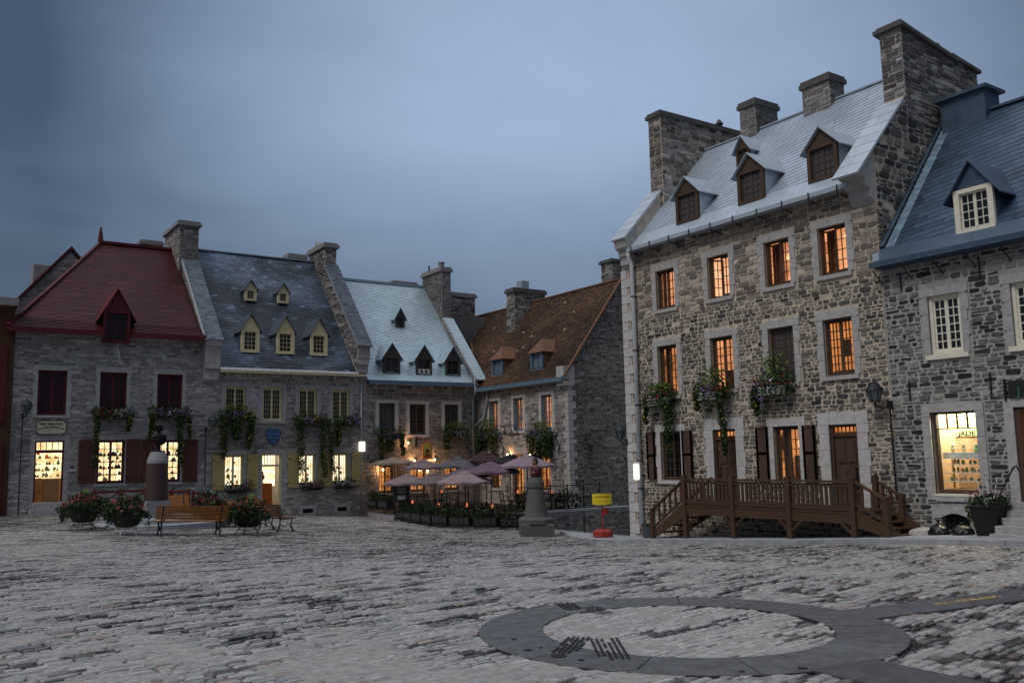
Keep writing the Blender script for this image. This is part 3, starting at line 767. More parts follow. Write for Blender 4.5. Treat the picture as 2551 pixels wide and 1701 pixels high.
# ------------------------------------------------------------------ tall stone house on the right
def slope_wall(house, kind, c0, c1, prof, st, mortar, name, faces, clipz=None):
    """raised gable wall: profile in (depth, z), run from c0 to c1; stones on the face seen"""
    mb = MB()
    q = (lambda p, c: (p[0], c, p[1])) if kind == 'Y' else (lambda p, c: (c, p[0], p[1]))
    mb.prism([q(p, c0) for p in prof], [q(p, c1) for p in prof])
    P = ccw(clipz or prof)
    us = [p[0] for p in P]; vs = [p[1] for p in P]
    stones(mb, PL(kind, c0), min(us), max(us), min(vs), max(vs), [], st, clip=P, d0=.003)
    return mb.build(name, [mortar, 'stone'], house)

def tall_house():
    H = thing('stone_house', 'tall three storey rubble stone house with silver metal roof, four chimneys and brown windows', 'house', (24, 17.8, -2.7))
    pl = PL('X', 20.)
    r3 = [(20.14, 20.99, 4.5, 5.78), (17.87, 18.73, 4.5, 5.79), (15.67, 16.55, 4.5, 5.80), (13.86, 14.73, 4.5, 5.80)]
    r2_ = [(20.18, 21.05, 1.72, 3.33), (17.87, 18.76, 1.75, 3.33), (15.70, 16.57, 1.78, 3.33), (13.86, 14.74, 1.84, 3.33)]
    gw = [(20.18, 21.08, -.92, .6), (15.72, 16.58, -.92, .6)]; dr = [(17.94, 18.82, -1.75, .59), (13.92, 14.76, -1.75, .58)]
    holes = r3 + r2_ + gw + dr
    mb = MB(); panel(mb, pl, 12.95, 22.62, -3.4, 6.75, holes, 0)
    ex = [(a - .2, b + .2, c - .1, d + .2) for a, b, c, d in holes]
    stones(mb, pl, 12.95, 22.3, -3.0, 4.3, ex, 'A'); stones(mb, pl, 12.95, 22.3, 4.3, 6.6, ex, 'Atop')
    stones(mb, PL('Y', 12.95), 20., 20.3, -2, 6, [], 'A')
    mb.box(21.3, 28, 13.3, 22.6, -3.4, 6.6); mb.box(20.03, 28, 12.97, 13.3, -3.4, 2.995)
    mb.poly([pl(22.62, -3.4), (28, 22.62, -3.4), (28, 22.62, 6.7), pl(22.62, 6.7)])
    mb.build('wall', ['mortar_warm', 'stone'], H)
    qn = MB(); z = -2.95; i = 0
    while z < 5.9:
        h = rnd(.26, .38); e = .42 if i % 2 else .24
        qn.box(19.965, 20.1, 22.62 - e, 22.66, z + .008, z + h - .008); z += h; i += 1
    qn.build('corner_stones', 'cut_stone_bright', H)
    # roof
    P3 = slope3('X', 19.72, 6.72, 1.06); k = math.sqrt(1 + 1.06 ** 2); tt = 3.78 * k
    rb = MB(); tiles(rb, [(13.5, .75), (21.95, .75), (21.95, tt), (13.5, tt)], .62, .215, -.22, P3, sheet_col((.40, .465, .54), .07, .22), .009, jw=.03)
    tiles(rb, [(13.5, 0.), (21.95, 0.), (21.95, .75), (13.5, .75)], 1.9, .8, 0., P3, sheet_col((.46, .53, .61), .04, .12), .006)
    rb.poly([(23.5, 13.5, 10.72), (23.5, 21.95, 10.72), (27.3, 21.95, 6.7), (27.3, 13.5, 6.7)], 0, (.5, .55, .6))
    rf = rb.build('roof', 'tin', H)
    rc = MB(); rc.bar((23.5, 13.5, 10.74), (23.5, 21.95, 10.74), .16, .05); rc.build('ridge_cap', 'tin_flash', rf)
    gt = MB(); gt.box(19.60, 19.76, 13.45, 21.95, 6.58, 6.70); gt.box(19.76, 20.03, 13.45, 21.95, 6.60, 6.66); g = gt.build('gutter', 'tin_flash', H)
    for i in range(10):
        y = 13.75 + i * .88; b = MB()
        b.tube([(19.57, y, 6.72), (19.56, y, 6.55), (19.60, y, 6.47), (19.72, y, 6.50), (19.98, y, 6.43)], .016, 6); b.build('gutter_bracket', 'black', g)
    # raised gables
    def prof(dz): return [(20.05, 3.), (27.2, 3.), (27.2, 6.9 + dz), (23.5, 10.72 + dz), (20.05, 7.05 + dz)]
    g1 = slope_wall(H, 'Y', 12.95, 13.56, prof(.52), 'Ags', 'mortar_warm', 'gable_wall', 0, clipz=[(20.05, 3.9), (26.5, 3.9), (26.5, 8.1), (23.5, 11.2), (20.05, 7.55)])
    g2 = slope_wall(H, 'Y', 21.92, 22.58, prof(.58), 'chim', 'mortar_warm', 'gable_wall', 0, clipz=[(20.0, 6.3), (23.2, 9.7), (26.4, 8.3), (23.5, 11.25), (20.0, 7.55)])
    for y0, y1, dz, go, xs in ((12.9, 13.66, .52, g1, 19.25), (21.86, 22.56, .58, g2, 19.48)):
        c = MB(); q = slope3('X', xs, 6.21 + dz + .03 + (xs - 19.25) * 1.06, 1.06); tl = 3.3 - (xs - 19.25) * 1.457
        tiles(c, [(y0, 0), (y1, 0), (y1, tl), (y0, tl)], .9, .45, 0, q, sheet_col((.48, .54, .60), .06, .15), .006)
        A = [q(y0, 0, -.05), q(y1, 0, -.05), q(y1, tl, -.05), q(y0, tl, -.05)]; Bq = [q(y0, 0, -.013), q(y1, 0, -.013), q(y1, tl, -.013), q(y0, tl, -.013)]
        c.hexa(A + Bq, 0, (.6, .65, .71)); c.build('parapet_sheet', 'tin', go)
        cb = MB(); p = [(20.06, 6.05), (19.98, 6.1), (19.84, 6.25), (19.84, 6.46), (19.64 + (xs - 19.25) * .5, 6.53), (19.64 + (xs - 19.25) * .5, 6.70), (19.38 + xs - 19.25, 6.78), (xs + .07, 6.23 + dz + (xs - 19.25) * 1.06), (20.06, 7.0 + dz)]
        cb.prism([(x_, y0 + .06, z_) for x_, z_ in p], [(x_, y1 - .06, z_) for x_, z_ in p]); cb.build('corbel', 'cut_stone', go)
    chimney(H, 21.3, 26.0, 21.82, 22.42, 8.4, 11.62, 'chim', 'cap', 'mortar_warm', .2, .08)
    ch = chimney(H, 21.65, 24.15, 12.92, 13.55, 8.6, 11.2, 'chim', 'cap', 'mortar_grey', .18, .12, 10.78)
    chimney(H, 24.16, 25.4, 12.92, 13.55, 8.6, 10.88, 'chim', 'cap', 'mortar_grey', .16, .1, 10.72)
    chimney(H, 23.25, 24.4, 19.28, 19.95, 9.9, 11.55, 'chimgrey', 'cap', 'mortar_grey', .24, .07)
    chimney(H, 23.2, 23.95, 16.32, 17.33, 9.9, 11.32, 'chimgrey', 'cap', 'mortar_grey', .24, .07)
    fl = MB(); fl.lathe((24.6, 22.1, 11.75), [(.13, 0), (.10, .25), (.16, .27), (.05, .45)], 10); fl.build('flue_pipe', 'black', H)
    for u0, u1, p_ in ((19.08, 20.03, 'pane_grey'), (16.50, 17.46, 'pane_grey'), (14.03, 14.97, 'pane_grey')):
        dormer(H, 'X', 20.10, u0, u1, 7.12, 8.10, 8.57, 1.3, 'tin_flash', 'tin_flash', 'brown', p_, rows=4, over=.17)
    dormer(H, 'X', 21.95, 18.52, 19.05, 9.06, 9.64, 10.02, .75, 'tin_flash', 'tin_flash', 'brown', 'pane_grey', rows=3, over=.12, frame_out=.07)
    # windows
    for (a, b, c, d), rm, aj in zip(r3, ('room_orange', 'room_bright', 'room_orange', 'room_orange'), (0, 62, 62, 62)):
        window(H, pl, a, b, c, d, 'brown', room=rm, rows=4, sur='cut_stone', ajar=aj)
    for (a, b, c, d), rm in zip(r2_, ('room_low', 'room_orange', None, 'room_deep')):
        window(H, pl, a, b, c, d, 'brown', room=rm, pane='pane_grey', rows=6, sur='cut_stone', sill=True, cols=2 if rm != 'room_deep' else 3, mun=.025)
    for (a, b, c, d), rm in zip(gw, (None, 'room_low')):
        window(H, pl, a, b, c, d, 'brown', room=rm, pane='pane_dark', rows=5, sur='cut_stone_bright')
    M['curtain'] = mat('brown_curtain', (.16, .07, .03), .9, nscale=8, namt=.4, stretch=(5, 5, .3))
    def curtain(u0, u1, v0, v1, dd=.42):
        c = MB(); n_ = 10
        for i in range(n_):
            a, b = u0 + (u1 - u0) * i / n_, u0 + (u1 - u0) * (i + 1) / n_; wa, wb = .02 * math.sin(i * 1.9), .02 * math.sin((i + 1) * 1.9)
            c.hexa([pl(a, v0, -dd + wa), pl(b, v0, -dd + wb), pl(b, v1, -dd + wb), pl(a, v1, -dd + wa), pl(a, v0, -dd + wa - .01), pl(b, v0, -dd + wb - .01), pl(b, v1, -dd + wb - .01), pl(a, v1, -dd + wa - .01)])
        c.build('curtain', 'curtain', H)
    curtain(20.15, 20.36, 4.5, 5.8); curtain(20.95, 21.1, 4.5, 5.8); curtain(17.85, 17.98, 4.5, 5.8); curtain(16.2, 16.6, 4.5, 5.8); curtain(15.65, 16.6, 4.5, 4.66, .36); curtain(13.82, 14.74, 4.5, 4.68, .36); curtain(14.45, 14.75, 4.5, 5.8)
    curtain(20.15, 20.62, 2.4, 3.4); curtain(20.85, 21.1, 1.7, 3.4); curtain(17.85, 18.0, 1.7, 3.4); curtain(18.15, 18.5, 1.7, 2.35, .38); curtain(13.84, 14.75, 1.8, 2.0, .36); curtain(13.84, 14.02, 1.8, 3.4); curtain(14.2, 14.44, 2.35, 2.8, .38)
    curtain(15.7, 16.2, -.95, -.2, .36); curtain(15.7, 15.86, -.95, .6); curtain(16.4, 16.6, -.95, .6)
    for y_, z_ in ((14.1, 5.52), (16.0, 5.3)): sp = MB(); sp.lathe((20.45, y_, z_), [(.14, 0), (.06, .13)], 12); sp.build('hanging_shade', 'lamp_shade_lit', H)
    sp = MB(); sp.ball((20.45, 16.02, .12), .10, sc=(1, 1, 1.6)); sp.build('hanging_shade', 'lamp_shade_lit', H)
    sp = MB(); sp.ball((20.42, 20.35, 2.25), .055); sp.build('table_lamp_glow', 'bulb', H)
    for a, b, c, d in ((21.30, 21.67, -.90, .62), (19.66, 20.08, -.86, .62), (16.74, 17.16, -.86, .61), (15.17, 15.57, -.86, .60)):
        shutter(H, pl, a, b, c, d, 'shutter_brown', 2)
    for (a, b, c, d), hs in zip(dr, (1, -1)):
        D = MB()
        for x0, x1, y0, y1, z0, z1 in ((a, a + .07, c, d, -.16, -.03), (b - .07, b, c, d, -.16, -.03), (a + .07, b - .07, d - .07, d, -.16, -.03), (a + .07, b - .07, 2.14 + c - .1, 2.14 + c - .02, -.16, -.04)):
            D.pbox(pl, x0, x1, y0, y1, z0, z1)
        dt = 2.03 + c; D.pbox(pl, a + .07, b - .07, c, dt, -.15, -.10)
        for i in range(2):
            for y0, y1 in ((c + .12, c + .62), (c + .72, c + 1.25), (c + 1.35, dt - .1)):
                x0 = a + .15 + i * (b - a - .26) / 2; x1 = x0 + (b - a - .38) / 2
                D.pbox(pl, x0, x1, y0, y1, -.10, -.075); D.pbox(pl, x0 + .04, x1 - .04, y0 + .04, y1 - .04, -.076, -.062)
        o = D.build('door', 'door_brown', H)
        tr = MB(); tr.pbox(pl, a + .09, b - .09, d - .19, d - .07, -.13, -.12); tr.build('transom_pane', 'room_deep' if hs < 0 else 'room_orange', o)
        tb = MB()
        for i in range(1, 6): tb.pbox(pl, a + .07 + (b - a - .14) * i / 6 - .012, a + .07 + (b - a - .14) * i / 6 + .012, d - .19, d - .07, -.118, -.09)
        tb.build('transom_bars', 'door_brown', o)
        hd = MB(); hu = b - .16 if hs > 0 else a + .16
        hd.pbox(pl, hu - .02, hu + .02, c + .75, c + 1.12, -.10, -.045); hd.ball(pl(hu, c + 1.22, -.05), .035); hd.build('door_handle', 'black', o)
        s = MB(); y = c; i = 0
        while y < d - .02:
            hh = min(.42, d - y); e = .3 + (.04 if i % 2 else 0)
            s.pbox(pl, a - e, a, y + .004, y + hh - .004, -.05, .04); s.pbox(pl, b, b + e, y + .004, y + hh - .004, -.05, .04); y += hh; i += 1
        for i in range(4):
            L_ = (b - a + .66) / 4; s.pbox(pl, a - .33 + L_ * i + .004, a - .33 + L_ * (i + 1) - .004, d + .003, d + .32, -.05, .042)
        s.build('surround', 'cut_stone_bright', o)
    dp = MB(); dp.tube([(19.68, 21.9, 6.6), (19.72, 21.96, 6.45), (19.86, 21.98, 6.25), (19.86, 21.98, -2.35)], .072, 10); d_ = dp.build('downpipe', 'white_pipe', H, True)
    for z in (5.1, 3.3, 1.5, -.3, -1.2):
        k_ = MB(); k_.tube([(19.86, 21.98, z - .02), (19.86, 21.98, z + .02)], .085, 10); k_.box(19.9, 20.02, 21.90, 22.06, z - .015, z + .015); k_.build('pipe_clamp', 'black', d_)
    return H
tall_house()

# ------------------------------------------------------------------ blue-roofed shop house at the right edge
def shop_house():
    H = thing('stone_house', 'rubble stone shop house with dark blue metal roof and cream windows at the right edge', 'house', (24, 9, -2.1))
    pl = PL('X', 20.)
    w = [(11.0, 11.79, 2.10, 3.49), (9.06, 9.86, 2.10, 3.49), (7.1, 7.9, 2.1, 3.49)]
    shop = (10.86, 11.95, -1.12, .76); door = (8.9, 10.02, -1.25, .78); base = (11.2, 11.88, -1.95, -1.56)
    holes = w + [shop, door, base]
    mb = MB(); panel(mb, pl, 3., 12.94, -3, 4.5, holes, 0, .35)
    ex = [(a - .2, b + .2, c - .1, d + .2) for a, b, c, d in holes]
    stones(mb, pl, 3.5, 12.92, -2.6, 4.4, ex, 'D')
    mb.box(23.3, 28, 3, 12.9, -3, 4.4); mb.box(20.36, 23.3, 3, 12.9, 1.35, 4.4); mb.box(20.36, 23.3, 12.7, 12.9, -3, 1.35); mb.box(20.36, 23.3, 3, 8.2, -3, 1.35)
    mb.build('wall', ['mortar_light', 'stone'], H)
    k = math.sqrt(1 + 1.19 ** 2); P3 = slope3('X', 19.7, 4.52, 1.19); rb = MB(); tt = 3.5 * k
    tiles(rb, [(2.5, .5), (12.55, .5), (12.55, tt), (2.5, tt)], .55, .2, -.2, P3, sheet_col((.058, .10, .15), .22, .8), .009, jw=.04)
    tiles(rb, [(2.5, 0.), (12.93, 0.), (12.93, .5), (2.5, .5)], 1.6, .52, 0., P3, sheet_col((.08, .13, .185), .1), .006)
    tiles(rb, [(12.55, .5), (12.80, .5), (12.80, tt), (12.55, tt)], .13, .2, .5, P3, sheet_col((.22, .33, .42), .25), .008)
    tiles(rb, [(12.80, .5), (12.95, .5), (12.95, tt), (12.80, tt)], .2, .6, 0, lambda s_, t_, h=0: P3(s_, t_, h + .06), sheet_col((.07, .11, .16), .2), .008)
    rb.poly([(23.2, 2.5, 8.68), (23.2, 12.93, 8.68), (27, 12.93, 4.5), (27, 2.5, 4.5)], 0, (.09, .13, .18))
    rf = rb.build('roof', 'tin', H)
    rc = MB(); rc.bar((23.2, 2.5, 8.71), (23.2, 12.93, 8.71), .2, .07); rc.build('ridge_cap', 'tin_navy', rf)
    e = MB(); e.box(19.60, 19.74, 2.5, 13.02, 4.37, 4.50); e.box(19.74, 20.05, 2.5, 12.94, 4.34, 4.40); g = e.build('gutter', 'tin_navy', H)
    e = MB(); e.box(19.72, 19.9, 12.80, 12.98, 4.55, 4.75); e.build('corner_flashing', 'tin_flash', g)
    for i in range(9):
        y = 12.95 - i * .78; b = MB(); b.tube([(19.64, y, 4.30), (19.98, y - .05, 3.98)], .016, 6); b.build('gutter_bracket', 'black', g)
    c = MB(); c.box(22.9, 23.65, 11.5, 12.7, 8.2, 9.22); o = c.build('vent_box', 'tin_navy', H)
    c = MB(); c.box(22.78, 23.77, 11.38, 12.82, 9.223, 9.31); c.build('vent_cap', 'tin_navy', o)
    dormer(H, 'X', 19.98, 10.04, 10.93, 4.80, 5.84, 6.43, 1.0, 'tin_navy', 'tin_navy', 'cream', rows=4, over=.22, ped='tin_navy', frame_out=.12)
    for (a, b, c_, d) in w: window(H, pl, a, b, c_, d, 'cream', pane='pane_dark', rows=6, sur='cut_stone_dark', depth=.10, sill_mat='cream', sur_w=.15, fw=.075, mun=.024)
    # shop window and its lit room
    a, b, c_, d = shop
    f = MB()
    for x0, x1, y0, y1 in ((a, a + .06, c_, d), (b - .06, b, c_, d), (a + .06, b - .06, c_, c_ + .09), (a + .06, b - .06, d - .05, d)): f.pbox(pl, x0, x1, y0, y1, -.22, -.12)
    f.pbox(pl, a + .06, b - .06, .36, .385, -.2, -.14)
    for i in (1, 2, 3): f.pbox(pl, a + .06 + (b - a - .12) * i / 4 - .01, a + .06 + (b - a - .12) * i / 4 + .01, .385, d - .05, -.2, -.14)
    o = f.build('shop_window', 'brown', H)
    q = MB(); q.poly([pl(a + .06, c_ + .09, -.16), pl(b - .06, c_ + .09, -.16), pl(b - .06, d - .05, -.16), pl(a + .06, d - .05, -.16)]); q.build('pane', 'glass', o)
    text('JADE', pl, 11.20, .20, -.150, .105, 'ink', o, width=.42, bold=.025)
    s = MB(); s.pbox(pl, a - .02, b + .02, c_ - .05, c_ - .002, -.1, .05); s.build('sill', 'cream', o)
    s = MB(); y = c_ - .14; i = 0
    while y < d:
        hh = min(.48, d - y); s.pbox(pl, a - .19, a, y + .004, y + hh - .004, -.05, .045); s.pbox(pl, b, b + .19, y + .004, y + hh - .004, -.05, .045); y += hh
    s.pbox(pl, a - .19, b + .19, d + .003, d + .17, -.05, .047); s.pbox(pl, a - .002, b + .002, c_ - .17, c_ - .055, -.05, .04)
    s.build('surround', 'cut_stone', o)
    # room
    r_ = MB(); r_.pbox(pl, 12.12, 12.66, -1.6, 1.3, -1.4, -1.3); r_.pbox(pl, 12.66, 12.69, -1.6, 1.3, -1.4, -.38); r_.build('room_wall', 'wall_pink', H)
    r_ = MB(); r_.pbox(pl, 10.2, 12.119, -1.6, 1.3, -1.4, -1.3); r_.build('room_mural', 'rock_wall', H)
    r_ = MB(); r_.pbox(pl, 10.2, 12.119, .20, 1.0, -1.295, -1.26); r_.pbox(pl, 8.3, 12.66, 1.25, 1.35, -2.2, -.36); r_.build('room_ceiling', 'wall_green', H)
    r_ = MB(); r_.pbox(pl, 8.3, 12.65, -1.62, -1.5, -2.2, -.36); r_.build('room_floor', 'counter', H)
    for u, z in ((12.0, .62), (11.72, .68), (11.3, 1.0)):
        cl = MB(); cl.ball(pl(u, z, -1.2), .05); cl.build('ceiling_lamp', 'ceiling_lamp', H)
    lamp((20.75, 11.5, .95), 120, (1., .90, .68), .12); lamp((20.8, 12.3, .6), 40, (1., .86, .60), .12)
    t = thing('display_case', 'glass display case of jade carvings in the lit shop window with green lettering', 'display case', (20.6, 11.5, -1.1))
    cs = MB(); cs.pbox(pl, 11.1, 11.98, -1.25, -1.02, -.9, -.5); cs.pbox(pl, 11.98, 12.02, -1.25, -.35, -.9, -.86); cs.build('case_base', 'counter', t)
    for i, z in enumerate((-.86, -.66, -.47)):
        sh = MB(); sh.pbox(pl, 11.1, 11.97, z, z + .018, -.9, -.5); so_ = sh.build('shelf', 'shelf', t)
        gd = MB()
        for n_ in range(9):
            u = 11.15 + .092 * n_ + rnd(-.02, .02); hgt = rnd(.05, .13); x_, y_, z_ = pl(u, z + .018, -.7 + rnd(-.1, .1))
            gd.lathe((x_, y_, z_), [(.022 * rnd(.7, 1.4), 0), (.04 * rnd(.6, 1.2), hgt * .4), (.03, hgt * .7), (.012, hgt)], 8, random.choice((0, 0, 1)))
        gd.build('carvings', ['jade', 'pale_goods'], so_)
    sh = MB(); sh.pbox(pl, 11.1, 12.0, -.33, -.18, -.92, -.48); sh.build('case_top', 'shelf', t)
    for u, s_ in ((11.86, 1.), (11.6, .8), (11.3, .9)):
        gd = MB(); x_, y_, z_ = pl(u, -.18, -.7); gd.lathe((x_, y_, z_), [(.06 * s_, 0), (.05 * s_, .05), (.07 * s_, .09), (.04 * s_, .14), (.06 * s_, .17), (.02, .21 * s_)], 9)
        gd.build('carving', random.choice(('jade', 'pale_goods')), t)
    # door at the edge of the frame, with its steps
    a, b, c_, d = door
    D = MB(); D.pbox(pl, b - .10, b, c_, d, -.25, -.02); D.pbox(pl, a, a + .1, c_, d, -.25, -.02); D.pbox(pl, a + .1, b - .1, d - .1, d, -.25, -.02); D.pbox(pl, b - .27, b - .21, c_, d - .1, -.3, -.26)
    o = D.build('door_frame', 'door_brown', H)
    D = MB(); D.poly([pl(a, c_, -.9), pl(b, c_, -.9), pl(b, d, -.9), pl(a, d, -.9)]); D.build('lit_room', 'room_orange', o)
    s = MB(); s.pbox(pl, b, b + .2, c_, d, -.05, .045); s.pbox(pl, a - .2, a, c_, d, -.05, .045); s.pbox(pl, a - .2, b + .2, d + .003, d + .2, -.05, .047); s.build('surround', 'cut_stone', o)
    st = MB()
    for i in range(5): st.pbox(pl, 8.6, 10.12, -2.3, -1.25 - i * .15, .05 + i * .24 if i else -.04, .05 + (i + 1) * .24 - .003)
    st.build('entrance_steps', 'cut_stone_dark', H)
    a, b, c_, d = base
    g_ = MB(); g_.pbox(pl, a, b, c_, d, -.3, -.2)
    for i in range(1, 5): g_.pbox(pl, a + (b - a) * i / 5 - .012, a + (b - a) * i / 5 + .012, c_, d, -.1, -.07)
    g_.build('basement_window', 'black', H)
    s = MB(); n_ = 8; P = [pl(a - .16, d - .12, .03)] + [pl(a - .16 + (b - a + .32) * i / n_, d + .02 + .13 * math.sin(math.pi * i / n_), .03) for i in range(n_ + 1)] + [pl(b + .16, d - .12, .03), pl(b, d - .1, .03)] + [pl(b + (a - b) * i / n_, d - .1 + .10 * math.sin(math.pi * i / n_), .03) for i in range(n_ + 1)]
    s.prism(P, [(p[0] + .06, p[1], p[2]) for p in P]); s.build('basement_arch', 'cut_stone', H)
    for u, z0, z1 in ((12.40, 1.07, 1.54), (10.45, 1.06, 1.58), (12.42, 3.77, 4.2), (10.48, 3.75, 4.22)):
        an = MB(); an.pbox(pl, u - .016, u + .016, z0, z1, .035, .06); an.build('wall_anchor', 'black', H)
    # hanging sign
    S = thing('shop_sign', 'black shop sign with green letter J by the door at the right edge', 'sign', (19.95, 9.8, 1.15))
    m = MB(); m.pbox(pl, 10.12, 10.16, .93, 1.40, .03, .09)
    for z in (1.02, 1.15, 1.28): m.pbox(pl, 10.04, 10.12, z - .012, z + .012, .05, .075)
    m.build('bracket', 'black', S)
    m = MB(); m.pbox(pl, 9.2, 10.05, .98, 1.36, .045, .085); o = m.build('sign_board', 'black', S)
    text('J', pl, 9.86, 1.03, .086, .2, 'ink_green', o)
shop_house()

# ------------------------------------------------------------------ red-roofed house on the left
def items(parent, pl, u0, u1, v0, v1, d, nrow, ncol, name='goods'):
    g = MB()
    for i in range(nrow):
        z = v0 + (v1 - v0) * i / nrow
        g.pbox(pl, u0, u1, z, z + .014, d - .12, d, 0)
        for j in range(ncol):
            if random.random() < .25: continue
            u = u0 + (u1 - u0) * (j + .5 + rnd(-.3, .3)) / ncol; r_ = rnd(.03, .085); x_, y_, z_ = pl(u, z + .014, d - .06)
            g.lathe((x_, y_, z_), [(r_ * rnd(.5, 1), 0), (r_, r_ * .8), (r_ * rnd(.4, .9), r_ * 1.6), (.01, r_ * rnd(1.8, 2.6))], 7, random.choice((1, 1, 2, 2, 3, 4, 5)))
    for _ in range(ncol):
        u = rnd(u0, u1); z = rnd(v0, v1 + .3); r_ = rnd(.03, .07); x_, y_, z_ = pl(u, z, d - .1)
        g.lathe((x_, y_, z_), [(.01, 0), (r_, r_ * .6), (r_ * .8, r_ * 1.6), (.008, r_ * 2.2), (.006, r_ * 2.2 + .1)], 7, random.choice((1, 2, 3, 4)), 0, .4)
    return g.build(name, ['shelf', 'dark_goods', 'pale_goods', 'sign_blue', 'counter_red', 'jade'], parent)

def red_house():
    H = thing('stone_house', 'grey stone house with steep dark red roof and dark red windows on the left', 'house', (7, 44, -2.2))
    pl = PL('Y', 40.)
    up_ = [(4.33, 5.38, 1.93, 3.73), (6.61, 7.65, 1.93, 3.72), (8.86, 9.90, 1.93, 3.71)]
    low = [(6.59, 7.66, -.85, .92), (8.86, 9.91, -.87, .90)]; door = (4.33, 5.38, -1.5, .91)
    dm = (6.62, 7.66, 4.92, 5.5)
    holes = up_ + low + [door, dm]
    mb = MB(); panel(mb, pl, 3.45, 10.97, -3, 5.5, holes, 0)
    ex = [(a - .16, b + .16, c - .1, d + .17) for a, b, c, d in holes[:-1]] + [(6.55, 7.72, 4.9, 6)]
    stones(mb, pl, 3.45, 10.95, -2.6, 5.35, ex, 'B1')
    mb.box(3.5, 10.95, 42.6, 50.5, -3, 5.35); mb.box(3.45, 3.6, 40.003, 42.6, -3, 5.4)
    mb.build('wall', ['mortar_grey', 'stone'], H)
    red = lambda s_, t_: jit((.048, .0012, .0052), .4) if random.random() > .012 else (.10, .02, .024)
    rb = MB(); P3 = slope3('Y', 40.28, 5.83, .9); q = math.sqrt(1.81); tt = 5.02 * q
    tiles(rb, [(3.55, 0), (10.6, 0), (10.6, tt), (7.3, tt)], .8, .105, 0., P3, red, .011, jw=.4)
    Pf = slope3('Y', 39.5, 5.36, .6); tf = .78 * math.sqrt(1.36)
    tiles(rb, [(3.1, 0), (6.60, 0), (6.60, tf + .01), (3.55, tf + .01)], 1.3, .15, 0., Pf, red, .022, jw=.35)
    tiles(rb, [(7.68, 0), (10.75, 0), (10.75, tf + .01), (7.68, tf + .01)], 1.3, .15, 0., Pf, red, .022, jw=.35)
    rb.faces([(3.1, 39.5, 5.36), (7.3, 45.3, 10.35), (3.1, 51.5, 5.36), (11, 51.5, 5.36), (10.6, 45.3, 10.35)], [(0, 1, 2), (1, 4, 3, 2)], 0, (.06, .007, .012))
    rf = rb.build('roof', 'red_roof', H)
    rc = MB(); rc.bar((7.25, 45.3, 10.4), (10.6, 45.3, 10.4), .22, .13); rc.bar((3.12, 39.55, 5.42), (3.55, 40.28, 5.86), .14, .06); rc.bar((3.55, 40.28, 5.88), (7.3, 45.3, 10.40), .14, .07); rc.build('ridge_cap', 'red_dark', rf)
    fi = MB(); fi.lathe((7.28, 45.3, 10.4), [(.13, 0), (.10, .3), (.04, .72)], 6); fi.build('finial', 'red_dark', rf)
    
    for xa, xb in ((3.1, 6.6), (7.68, 10.75)):
        ea = MB(); ea.box(xa, xb, 39.46, 39.52, 5.16, 5.35); ea.box(xa, xb, 39.52, 39.99, 5.22, 5.27); ea.build('eave_board', 'red_dark', rf)
    # raised wall between this house and the next
    pr = [(39.97, 3.4), (49, 3.4), (49, 7.2), (45.3, 11.0), (39.5, 5.25), (39.5, 5.0), (39.97, 4.7)]
    g = slope_wall(H, 'X', 10.72, 11.42, pr, 'chimgrey', 'cut_stone_dark', 'gable_wall', 0, clipz=[(39.6, 4.95), (46, 9.0), (45.3, 10.95), (39.6, 5.35)])
    c = MB(); qd = slope3('Y', 39.45, 5.24, .99)
    tiles(c, [(10.72, 0), (11.46, 0), (11.46, 6.3), (10.72, 6.3)], .24, .17, 0, lambda a, b, h=0: qd(a, b, h + .03), lambda s_, t_: jit((.10, .125, .16), .35), .012, jw=.1)
    c.prism([qd(10.66, 0, -.07), qd(11.48, 0, -.07), qd(11.48, 0, .012), qd(10.66, 0, .012)], [qd(10.66, 6.3, -.07), qd(11.48, 6.3, -.07), qd(11.48, 6.3, .012), qd(10.66, 6.3, .012)], 0, (.36, .37, .40))
    c.build('parapet_slates', 'slate', g)
    cb = MB(); cb.box(10.74, 11.40, 39.62, 39.99, 4.0, 5.05); cb.box(10.74, 11.40, 39.75, 39.985, 3.5, 3.997); cb.build('corbel', 'cut_stone_dark', g)
    chimney(H, 10.55, 11.46, 43.9, 46.8, 8.6, 11.35, 'chimgrey', 'cap_light', 'mortar_grey', .24, .12)
    chimney(H, 9.7, 10.7, 48.2, 50, 8.5, 11.2, 'chimgrey', 'cap_light', 'mortar_grey', .24, .1)
    dormer(H, 'Y', 39.80, 6.62, 7.66, 4.92, 6.26, 7.2, 1.5, 'red_dark', 'red_trim', 'red_dark', 'pane_red', cols=2, rows=1, leaves=1, over=.24, frame_out=.1)
    for (a, b, c, d) in up_: window(H, pl, a, b, c, d, 'red_dark', pane='pane_red', rows=4, cols=2, sur='cut_stone_dark', sur_w=.13, sill_mat='cut_stone_dark')
    for i, (a, b, c, d) in enumerate(low):
        window(H, pl, a, b, c, d, 'red_dark', room='room_cream', rows=6, cols=2, sur='cut_stone_dark', sur_w=.1, backing=1.1)
        t = thing('display_shelf', ['shelves of minerals behind the lit red framed window left of the bronze bust', 'shelves of minerals behind the lit red framed window just right of the bronze bust'][i], 'shelf', ((a + b) / 2, 40.6, c), 'window displays of the mineral shop')
        items(t, pl, a + .02, b - .02, c + .06, d - .4, -.55, 5, 7)
    for a, b, c, d in ((5.90, 6.56, -.82, .95), (7.70, 8.26, -.86, .94), (8.3, 8.83, -.86, .92), (9.97, 10.60, -.90, .91)): shutter(H, pl, a, b, c, d, 'shutter_red')
    a, b, c, d = door; D = MB()
    D.pbox(pl, a, a + .06, c, d, -.2, -.06); D.pbox(pl, b - .06, b, c, d, -.2, -.06); D.pbox(pl, a + .06, b - .06, d - .06, d, -.2, -.06); D.pbox(pl, a + .06, b - .06, d - .48, d - .36, -.2, -.06)
